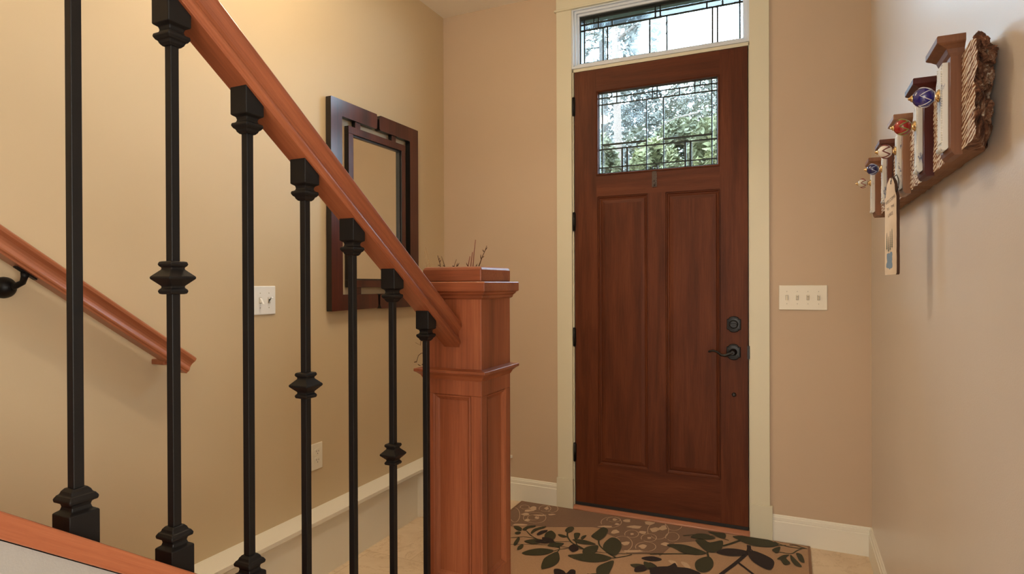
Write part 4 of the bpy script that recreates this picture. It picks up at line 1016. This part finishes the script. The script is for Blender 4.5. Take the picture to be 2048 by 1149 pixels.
RUG_STEMS=[["g",0.0026,[[-1.25,-0.5971],[-1.1459,-0.5503],[-1.0516,-0.5206],[-0.9738,-0.5145],[-0.8987,-0.5044],[-0.8078,-0.5005],[-0.7047,-0.4652],[-0.5221,-0.3813],[-0.438,-0.3435]]],["g",0.0026,[[-1.2322,-0.4863],[-1.157,-0.4834],[-1.0956,-0.4912],[-1.0449,-0.4734],[-0.9939,-0.4455]]],["g",0.0035,[[-1.0142,-0.5563],[-0.9845,-0.5288],[-0.9738,-0.5145]]],["g",0.0052,[[-1.0408,-0.353],[-1.0214,-0.4021],[-0.9824,-0.4553],[-0.9431,-0.4767],[-0.8987,-0.5044]]],["g",0.0052,[[-0.8678,-0.3819],[-0.8466,-0.4334],[-0.791,-0.493],[-0.7445,-0.5261]]],["g",0.0044,[[-0.7592,-0.5398],[-0.7434,-0.53],[-0.7047,-0.4949],[-0.6827,-0.4643]]],["g",0.0035,[[-1.2411,-0.4159],[-1.1965,-0.4598],[-1.157,-0.4834]]],["g",0.0031,[[-1.2815,-0.5291],[-1.2303,-0.4906]]],["g",0.0035,[[-1.0106,-0.5871],[-1.0108,-0.5547],[-1.0228,-0.5222]]],["g",0.0035,[[-1.0291,-0.5798],[-1.0142,-0.5563]]],["g",0.0035,[[-0.9055,-0.5074],[-0.9403,-0.4851],[-0.9803,-0.4143]]],["d",0.0113,[[-0.1916,-0.1343],[-0.1905,-0.2139],[-0.2311,-0.3542],[-0.2814,-0.4957],[-0.2958,-0.5538]]],["d",0.0078,[[-0.2283,-0.3439],[-0.1564,-0.4394],[-0.1346,-0.4731]]],["g",0.0096,[[-0.3075,-0.1965],[-0.2769,-0.1571],[-0.2429,-0.1051],[-0.2254,-0.0813]]],["g",0.0061,[[-0.365,-0.2923],[-0.3515,-0.3579]]],["g",0.0039,[[-0.3699,-0.0862],[-0.3207,-0.1025],[-0.2846,-0.1132]]],["g",0.0039,[[-0.6055,-0.4295],[-0.5002,-0.3773],[-0.3934,-0.3341]]],["g",0.0061,[[-0.4983,-0.1494],[-0.4398,-0.1064]]],["g",0.0044,[[-0.0795,-0.0402],[-0.042,-0.0671],[0.0089,-0.0747],[0.0629,-0.0605]]],["g",0.0044,[[-0.0639,-0.0769],[-0.0274,-0.0626]]],["g",0.0052,[[-0.0128,-0.0488],[0.0163,-0.0429],[0.0451,-0.0564]]],["g",0.0039,[[0.0523,-0.0552],[0.0232,-0.0982],[-0.0054,-0.1501],[-0.0552,-0.155]]],["d",0.0039,[[-0.1898,-0.164],[-0.1615,-0.2106]]],["c",0.0022,[[-0.9136,-0.1738],[-0.9233,-0.1513],[-0.9275,-0.1262],[-0.9259,-0.1011],[-0.9184,-0.0789],[-0.9061,-0.0622],[-0.8902,-0.0527],[-0.8727,-0.0515],[-0.8555,-0.0585],[-0.8407,-0.0729],[-0.8297,-0.0926],[-0.8236,-0.1155],[-0.823,-0.139],[-0.8276,-0.1606],[-0.8368,-0.1782],[-0.8497,-0.1901],[-0.8648,-0.1952],[-0.8806,-0.1931],[-0.8954,-0.184]]],["c",0.0022,[[-0.7653,-0.264],[-0.7711,-0.249],[-0.7733,-0.2323],[-0.7718,-0.2157],[-0.7666,-0.2012],[-0.7584,-0.1902],[-0.7482,-0.1841],[-0.737,-0.1834],[-0.7262,-0.1881],[-0.7169,-0.1976],[-0.7101,-0.2106],[-0.7065,-0.2258],[-0.7064,-0.2415],[-0.7097,-0.2559],[-0.716,-0.2676],[-0.7245,-0.2754],[-0.7343,-0.2787],[-0.7444,-0.2772],[-0.7538,-0.271]]],["c",0.0022,[[-0.6791,-0.2779],[-0.6848,-0.2623],[-0.6865,-0.245],[-0.6842,-0.2277],[-0.6781,-0.2124],[-0.6689,-0.2008],[-0.6577,-0.1942],[-0.6456,-0.1932],[-0.6342,-0.1978],[-0.6246,-0.2075],[-0.6178,-0.221],[-0.6145,-0.2368],[-0.615,-0.2531],[-0.6191,-0.2681],[-0.6263,-0.2805],[-0.6357,-0.2889],[-0.6464,-0.2925],[-0.6572,-0.2911],[-0.6671,-0.2849]]],["c",0.0022,[[-0.6796,-0.3942],[-0.6863,-0.377],[-0.6882,-0.3575],[-0.6848,-0.3378],[-0.6767,-0.32],[-0.6647,-0.3062],[-0.6503,-0.298],[-0.6349,-0.296],[-0.6205,-0.3006],[-0.6086,-0.311],[-0.6004,-0.3258],[-0.5967,-0.3435],[-0.5978,-0.3619],[-0.6034,-0.3792],[-0.6128,-0.3936],[-0.6249,-0.4037],[-0.6385,-0.4085],[-0.6522,-0.4077],[-0.6645,-0.4013]]],["c",0.0022,[[-1.2906,-0.1167],[-1.2984,-0.1024],[-1.3028,-0.0867],[-1.3034,-0.0711],[-1.3001,-0.0574],[-1.2933,-0.0471],[-1.2838,-0.0413],[-1.2726,-0.0406],[-1.2612,-0.045],[-1.2506,-0.0539],[-1.2421,-0.0663],[-1.2365,-0.0806],[-1.2343,-0.0953],[-1.2357,-0.1089],[-1.2405,-0.12],[-1.248,-0.1275],[-1.2575,-0.1306],[-1.2679,-0.1291],[-1.2782,-0.1233]]],["c",0.0022,[[-1.3102,-0.2886],[-1.3239,-0.2657],[-1.3315,-0.2398],[-1.3321,-0.2137],[-1.3255,-0.1904],[-1.3126,-0.1724],[-1.2948,-0.1619],[-1.2743,-0.1599],[-1.2533,-0.1665],[-1.2344,-0.1807],[-1.2194,-0.2008],[-1.21,-0.2243],[-1.2069,-0.2486],[-1.2102,-0.2712],[-1.2194,-0.2898],[-1.2334,-0.3026],[-1.2506,-0.3086],[-1.2694,-0.3071],[-1.2878,-0.2984]]],["c",0.0022,[[-1.399,-0.1353],[-1.4047,-0.1259],[-1.4078,-0.1154],[-1.408,-0.1048],[-1.4053,-0.0954],[-1.3999,-0.0881],[-1.3926,-0.0838],[-1.3841,-0.0828],[-1.3753,-0.0853],[-1.3674,-0.0909],[-1.361,-0.0989],[-1.3569,-0.1085],[-1.3554,-0.1184],[-1.3566,-0.1278],[-1.3604,-0.1356],[-1.3663,-0.141],[-1.3737,-0.1435],[-1.3817,-0.1429],[-1.3895,-0.1393]]],["c",0.0022,[[-0.7867,-0.4218],[-0.7972,-0.3937],[-0.8028,-0.3631],[-0.8028,-0.3331],[-0.7971,-0.3073],[-0.7864,-0.2885],[-0.7719,-0.279],[-0.7553,-0.2799],[-0.7387,-0.2907],[-0.7239,-0.3099],[-0.7124,-0.3352],[-0.7055,-0.3634],[-0.7037,-0.3916],[-0.7068,-0.4167],[-0.7146,-0.4364],[-0.7259,-0.4489],[-0.7398,-0.4531],[-0.7546,-0.4487],[-0.7691,-0.4361]]],["c",0.0022,[[-0.6631,-0.2006],[-0.6739,-0.164],[-0.6794,-0.1243],[-0.6789,-0.0859],[-0.6722,-0.053],[-0.6602,-0.0298],[-0.6442,-0.0188],[-0.6262,-0.0213],[-0.6083,-0.0367],[-0.5927,-0.0628],[-0.5809,-0.0962],[-0.5741,-0.133],[-0.5728,-0.169],[-0.5768,-0.2007],[-0.5856,-0.2251],[-0.5982,-0.24],[-0.6131,-0.2441],[-0.629,-0.2373],[-0.6443,-0.2203]]],["c",0.0022,[[-1.3933,-0.294],[-1.4099,-0.262],[-1.4239,-0.2282],[-1.4335,-0.1963],[-1.4377,-0.1699],[-1.4359,-0.1522],[-1.4284,-0.1453],[-1.416,-0.1497],[-1.4003,-0.1649],[-1.3833,-0.1886],[-1.3669,-0.218],[-1.3528,-0.2495],[-1.3424,-0.2798],[-1.3367,-0.3058],[-1.336,-0.3251],[-1.3403,-0.3359],[-1.349,-0.3374],[-1.3613,-0.3295],[-1.3758,-0.3131]]],["c",0.0022,[[-0.8996,-0.1152],[-0.9047,-0.1045],[-0.9061,-0.0921],[-0.9037,-0.0795],[-0.8977,-0.0679],[-0.8889,-0.0586],[-0.8782,-0.0527],[-0.8669,-0.0508],[-0.8562,-0.0529],[-0.8472,-0.0589],[-0.8409,-0.0679],[-0.8379,-0.0789],[-0.8385,-0.0907],[-0.8425,-0.102],[-0.8494,-0.1117],[-0.8585,-0.1188],[-0.8687,-0.1225],[-0.879,-0.1226],[-0.8883,-0.1191]]],["c",0.0022,[[-1.2979,-0.2635],[-1.3045,-0.2525],[-1.308,-0.24],[-1.308,-0.2275],[-1.3046,-0.2163],[-1.2981,-0.2077],[-1.2893,-0.2025],[-1.2791,-0.2014],[-1.2688,-0.2043],[-1.2595,-0.2109],[-1.2522,-0.2203],[-1.2475,-0.2315],[-1.246,-0.2433],[-1.2477,-0.2544],[-1.2523,-0.2636],[-1.2594,-0.27],[-1.2682,-0.273],[-1.2776,-0.2724],[-1.2868,-0.2682]]],["c",0.0022,[[-1.252,-0.1094],[-1.2607,-0.0923],[-1.266,-0.0737],[-1.2673,-0.0554],[-1.2645,-0.0396],[-1.2579,-0.028],[-1.2482,-0.0218],[-1.2366,-0.0217],[-1.2244,-0.0276],[-1.213,-0.0388],[-1.2036,-0.0537],[-1.1971,-0.0708],[-1.1943,-0.0881],[-1.1952,-0.1039],[-1.1996,-0.1164],[-1.2071,-0.1246],[-1.2169,-0.1277],[-1.2278,-0.1253],[-1.2387,-0.1178]]],["c",0.0022,[[-0.5968,-0.0782],[-0.6037,-0.054],[-0.6062,-0.0277],[-0.604,-0.0021],[-0.5974,0.02],[-0.5871,0.036],[-0.5742,0.0442],[-0.5604,0.0436],[-0.5471,0.0346],[-0.5359,0.0184],[-0.528,-0.0031],[-0.524,-0.0273],[-0.5243,-0.0516],[-0.5287,-0.0733],[-0.5366,-0.0905],[-0.5471,-0.1014],[-0.5592,-0.1051],[-0.5715,-0.1014],[-0.5829,-0.0905]]],["c",0.0022,[[-0.5708,-0.2208],[-0.5759,-0.2033],[-0.5776,-0.1841],[-0.5757,-0.1654],[-0.5704,-0.1492],[-0.5623,-0.1374],[-0.5523,-0.1312],[-0.5417,-0.1312],[-0.5315,-0.1374],[-0.5229,-0.149],[-0.5168,-0.1644],[-0.5138,-0.182],[-0.5142,-0.1997],[-0.5177,-0.2158],[-0.524,-0.2286],[-0.5323,-0.2369],[-0.5417,-0.2399],[-0.5513,-0.2374],[-0.5601,-0.2296]]]]
RUG_ZONE=[[-1.477,-0.1077],[-1.4409,-0.0222],[-1.3559,-0.0122],[-1.0885,-0.0009],[-0.8187,-0.0072],[-0.5883,-0.0112],[-0.3112,-0.0375],[-0.3864,-0.0825],[-0.4285,-0.1885],[-0.5217,-0.2514],[-0.5596,-0.4279],[-0.5699,-0.4118],[-0.7051,-0.4635],[-0.7392,-0.4327],[-0.7815,-0.3149],[-0.8501,-0.2834],[-0.8949,-0.2278],[-0.9452,-0.2281],[-1.1309,-0.3113],[-1.2017,-0.3318],[-1.3436,-0.3954]]

def rug_mat(name, col, k=.12):
    m, nt, b, out = newmat(name)
    v = coords(nt)
    c0 = tuple(x * (1 - k) for x in col); c1 = tuple(x * (1 + k) for x in col)
    nz = noise(nt, v, 240, 3, .7)
    nt.links.new(ramp(nt, nz, [(0.3, c0), (0.7, c1)]), b.inputs['Base Color'])
    b.inputs['Roughness'].default_value = 0.95; b.inputs['Specular IOR Level'].default_value = 0.1
    b.inputs['Sheen Weight'].default_value = 0.15
    bump(nt, b, nz, 0.6, 0.002)
    return m
rug_base = rug_mat('rug_tan_pile', (0.43, 0.265, 0.155)); rug_zone = rug_mat('rug_brown_pile', (0.215, 0.125, 0.078))
rug_cream = rug_mat('rug_cream_pile', (0.58, 0.40, 0.26)); rug_green = rug_mat('rug_green_pile', (0.038, 0.034, 0.011)); rug_dark = rug_mat('rug_dark_pile', (0.016, 0.005, 0.004))
def catmull(P, closed=True, sub=4):
    n = len(P); outp = []
    rng = range(n) if closed else range(n - 1)
    for i in rng:
        p0, p1, p2, p3 = (P[(i + d) % n] for d in (-1, 0, 1, 2)) if closed else (P[max(i - 1, 0)], P[i], P[i + 1], P[min(i + 2, n - 1)])
        for k in range(sub):
            t = k / sub
            outp.append(tuple(.5 * ((2 * p1[d]) + (-p0[d] + p2[d]) * t + (2 * p0[d] - 5 * p1[d] + 4 * p2[d] - p3[d]) * t * t + (-p0[d] + 3 * p1[d] - 3 * p2[d] + p3[d]) * t ** 3) for d in (0, 1)))
    if not closed: outp.append(tuple(P[-1]))
    return outp
RX0, RX1, RY0, RY1 = -1.438, .077, -.98, -.030
from mathutils.geometry import tessellate_polygon
def up_tri(P, t):
    a, b_, d = (P[i] for i in t)
    return tuple(t) if (b_[0] - a[0]) * (d[1] - a[1]) - (b_[1] - a[1]) * (d[0] - a[0]) > 0 else (t[0], t[2], t[1])
def clip_poly(P):
    for ax, lim, sgn in ((0, RX0 + .004, 1), (0, RX1 - .012, -1), (1, RY0 + .004, 1), (1, RY1 - .003, -1)):
        Q = []
        for i in range(len(P)):
            a, b_ = P[i - 1], P[i]
            ia, ib = (a[ax] - lim) * sgn >= 0, (b_[ax] - lim) * sgn >= 0
            if ia != ib:
                t = (lim - a[ax]) / (b_[ax] - a[ax]); Q.append((a[0] + (b_[0] - a[0]) * t, a[1] + (b_[1] - a[1]) * t))
            if ib: Q.append(b_)
        P = Q
        if len(P) < 3: return []
    return P
g = MB()
g.box(RX0, RX1, RY0, RY1, .0005, .0095, 0)
_pc = [0]
def patch(P, z, mi):
    _pc[0] += 1; z = z + 1.2e-6 * _pc[0]
    P = clip_poly(P)
    if len(P) >= 3:
        tris = tessellate_polygon([[Vector((x, y, 0)) for x, y in P]])
        g.add([(x, y, z) for x, y in P], [up_tri(P, t) for t in tris], mi)
patch([tuple(p) for p in RUG_ZONE], .0098, 1)
for P in RUG_CREAM: patch(catmull(P), .0104, 2)
for kind, w_, P in RUG_STEMS:
    Q = catmull(P, False, 5)
    mi, z = {'g': (3, .0107), 'd': (4, .0112), 'c': (2, .0102)}[kind]
    L = []; Rr = []
    for i, p in enumerate(Q):
        a, b_ = Q[max(i - 1, 0)], Q[min(i + 1, len(Q) - 1)]
        dx, dy = b_[0] - a[0], b_[1] - a[1]; l = math.hypot(dx, dy) or 1
        nx_, ny_ = -dy / l * w_ * .8, dx / l * w_ * .8
        if kind == 'c': nx_ *= .9; ny_ *= .9
        L.append((p[0] + nx_, p[1] + ny_)); Rr.append((p[0] - nx_, p[1] - ny_))
    for i in range(len(Q) - 1): patch([L[i], L[i + 1], Rr[i + 1], Rr[i]], z, mi)
for P in RUG_LEAVES: patch(catmull(P), .0109, 3)
for P in RUG_DARK: patch(catmull(P), .0113, 4)
# more sprigs on the part of the rug nearer the camera
for (cx, cy, a0, s_) in ((-1.15, -.52, .4, 1), (-.55, -.60, 2.0, 1.1), (-.15, -.66, 1.0, 1), (-.85, -.80, .1, 1)):
    for q in range(5):
        a = a0 + q * 1.15; L_ = .085 * s_
        ox, oy = cx + .05 * q * math.cos(a0) , cy + .03 * q * math.sin(a0)
        P = [(ox + L_ * t * math.cos(a) - wq * math.sin(a), oy + L_ * t * math.sin(a) + wq * math.cos(a)) for t, wq in ((0, 0), (.3, .020), (.65, .024), (1, 0), (.65, -.022), (.3, -.018))]
        patch(catmull(P), .0109 + .0001 * q, 3 if q % 2 else 4)
rug = g.build('entry_rug', [rug_base, rug_zone, rug_cream, rug_green, rug_dark], fix=False)
rug['label'] = 'tan rug with dark leafy sprigs and cream scrolls before the front door'; rug['category'] = 'rug'
g = MB()
g.box(RX1 - .010, RX1 + .001, RY0 - .001, RY1 + .0005, .0005, .0118)
g.box(RX0 - .001, RX0 + .008, RY0 - .001, RY1 + .0005, .0005, .0118)
g.box(RX0, RX1, RY1 - .003, RY1 + .001, .0005, .0110)
g.build('rug_binding', rug_mat('rug_binding_pile', (0.25, 0.135, 0.075)), rug, bevel=.001)

# ------------------------------------------------------------------ outside
lawn_m = paint('lawn_green', (0.05, 0.045, 0.012), rough=0.9, peel=.5, scale=20, var=.3)
g = MB(); g.box(-40, 30, .16, 70, -.35, -.20); struct(g.build('lawn', lawn_m), 'green lawn outside the front door', 'lawn')
g = MB(); g.box(-3.2, 2.0, .16, 2.0, -.20, -.06); struct(g.build('porch_floor', paint('porch_concrete', (.12, .12, .11), rough=.8)), 'grey porch slab outside the door', 'porch')
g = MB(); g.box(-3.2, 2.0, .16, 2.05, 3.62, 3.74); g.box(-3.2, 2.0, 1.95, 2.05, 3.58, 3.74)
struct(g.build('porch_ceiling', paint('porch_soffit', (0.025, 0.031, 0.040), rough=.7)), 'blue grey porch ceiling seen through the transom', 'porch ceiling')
bark_m = paint('tree_bark', (0.050, 0.040, 0.034), rough=.9, var=.3)
bark_p = paint('pale_tree_bark', (0.105, 0.072, 0.056), rough=.9, var=.25)
def leafmat(name, col):
    m, nt, b, out = newmat(name)
    v = coords(nt)
    nt.links.new(ramp(nt, noise(nt, v, 2.5, 4), [(0.3, tuple(x * .6 for x in col)), (0.7, tuple(x * 1.35 for x in col))]), b.inputs['Base Color'])
    b.inputs['Roughness'].default_value = 0.7
    return m
con_m = leafmat('conifer_needles', (0.056, 0.049, 0.037)); dec_m = leafmat('pale_leaves', (0.088, 0.074, 0.050)); shr_m = leafmat('yellow_green_leaves', (0.092, 0.083, 0.029)); shr2_m = leafmat('green_leaves', (0.075, 0.068, 0.029))
def foliage(g, c, rx, ry, rz, n, size, cone=False, rnd=None):
    r = rnd or random
    for _ in range(n):
        while True:
            a, b_, d = r.uniform(-1, 1), r.uniform(-1, 1), r.uniform(-1, 1)
            if cone:
                if math.hypot(a, b_) < (1 - d) / 2 * .95 + .05 * r.random(): break
            elif .25 < a * a + b_ * b_ + d * d < 1 and sn(a * 2.3 + c[0], d * 2.3 + b_ + c[2], 5) > -.16: break
        p = Vector((c[0] + a * rx, c[1] + b_ * ry, c[2] + d * rz))
        u = Vector((r.uniform(-1, 1), r.uniform(-1, 1), r.uniform(-.6, .6))).normalized()
        w_ = u.cross(Vector((r.uniform(-1, 1), r.uniform(-1, 1), r.uniform(-1, 1))))
        if w_.length < .1: continue
        w_.normalize(); s = size * r.uniform(.6, 1.4)
        g.add([p - u * s, p + w_ * s * .4, p + u * s, p - w_ * s * .4], [(0, 1, 2, 3)])
def tree(name, label, x, y, h, r, fol, mat, bark, limbs=(), cat='tree', group=None):
    t = thing(name, label, cat, (x, y, -.2), group)
    rnd = random.Random(int(abs(x * 100)))
    g = MB()
    g.tube([(x, y, -.2), (x + .06, y, h * .35), (x - .04, y, h * .7), (x, y, h)], [r * 1.2, r, r * .8, r * .35], 12)
    for L in limbs: g.tube([p[:3] for p in L], [p[3] for p in L], 7)
    g.build('trunk', bark, t)
    g = MB()
    for (dx, dy, z, rx, rz, n, size, cone) in fol: foliage(g, (x + dx, y + dy, z), rx, rx, rz, n, size, cone, rnd)
    g.build('foliage', mat, t, fix=False)
    return t
# Y given from the wall; camera stands 3.28 m inside
tree('pine_tree', 'tall pine with a pale bare trunk outside, left of the lite', -3.50, 9.8, 11.5, .085, [(.1, 0, 7.0, .9, .5, 350, .08, False)], con_m, bark_p,
     limbs=(((-3.5, 9.8, 6.6, .05), (-2.9, 9.7, 6.9, .03), (-2.3, 9.6, 6.7, .012)),))
tree('pine_tree', 'grey green tree with a branching trunk at the far left outside', -5.15, 14.6, 12.5, .14, [(-.2, 0, 8.3, .9, .8, 420, .09, False), (.1, 0, 6.3, .8, .7, 500, .09, False)], con_m, bark_m,
     limbs=tuple(((-5.15, 14.6, 7.6 + .42 * k, .035), (-5.15 + sx * .5, 14.5, 7.7 + .42 * k + .1 * sx, .02), (-5.15 + sx * 1.1, 14.4, 7.5 + .42 * k + .3 * sx, .006)) for k in range(7) for sx in (-1, 1)))
tree('spruce_tree', 'narrow dark spruce outside, right of the pale pine trunk', -3.62, 12.6, 9.6, .08, [(-.05, 0, 6.4, 1.15, 3.6, 7500, .085, True), (.1, 0, 8.1, .5, 1.1, 900, .09, False)], con_m, bark_m)
tree('leafy_tree', 'pale rounded leafy tree outside the right side of the lite', -2.72, 16.5, 7.6, .12, [(.05, 0, 6.6, 1.35, 1.1, 4800, .085, False), (.3, 0, 5.5, 1.0, .8, 1500, .10, False)], dec_m, bark_m)
tree('bare_tree', 'bare branched tree outside the middle of the transom', -.2, 8.4, 8.0, .10, [(.0, 0, 8.1, .3, .2, 20, .06, False)], dec_m, bark_p,
     limbs=(((-.2, 8.4, 7.2, .06), (-1.2, 8.6, 6.95, .05), (-1.9, 8.6, 6.5, .035), (-2.35, 8.6, 6.15, .012)),
            ((-1.75, 8.6, 6.6, .025), (-2.1, 8.6, 6.15, .015), (-2.5, 8.6, 5.9, .006)),
            ((-1.0, 8.5, 5.6, .02), (-1.8, 8.6, 5.55, .014), (-2.5, 8.6, 5.62, .006)),
            ((-1.6, 8.6, 5.1, .02), (-2.0, 8.6, 4.95, .014), (-2.5, 8.6, 4.7, .006)),
            ((-1.6, 8.6, 4.5, .02), (-2.0, 8.6, 4.45, .014), (-2.5, 8.6, 4.25, .006))))
for i, (x, y, h, r, mt, lab) in enumerate(((-3.50, 8.2, 4.20, .52, shr2_m, 'green shrub outside below the pale pine trunk'), (-2.32, 8.2, 3.95, .55, shr_m, 'yellow green shrub outside the lower middle of the lite'),
                               (-1.15, 7.6, 4.10, .55, shr_m, 'taller yellow green shrub outside the lower right of the lite'), (-4.75, 8.2, 4.3, .62, shr2_m, 'tall dark green shrub at the far left outside'),
                               (0.35, 7.0, 4.0, .5, shr2_m, 'green shrub at the far right outside'), (-2.2, 10.6, 4.9, .85, shr2_m, 'rounded green shrub behind the lower ones outside'))):
    tree('shrub', lab, x, y, h * .8, .06, [(0, 0, h - .95, r, 1.0, 6000, .085, False), (0, 0, h - 2.2, r * .95, 1.2, 1600, .10, False)], mt, bark_m, cat='shrub', group='shrubs outside the front door')
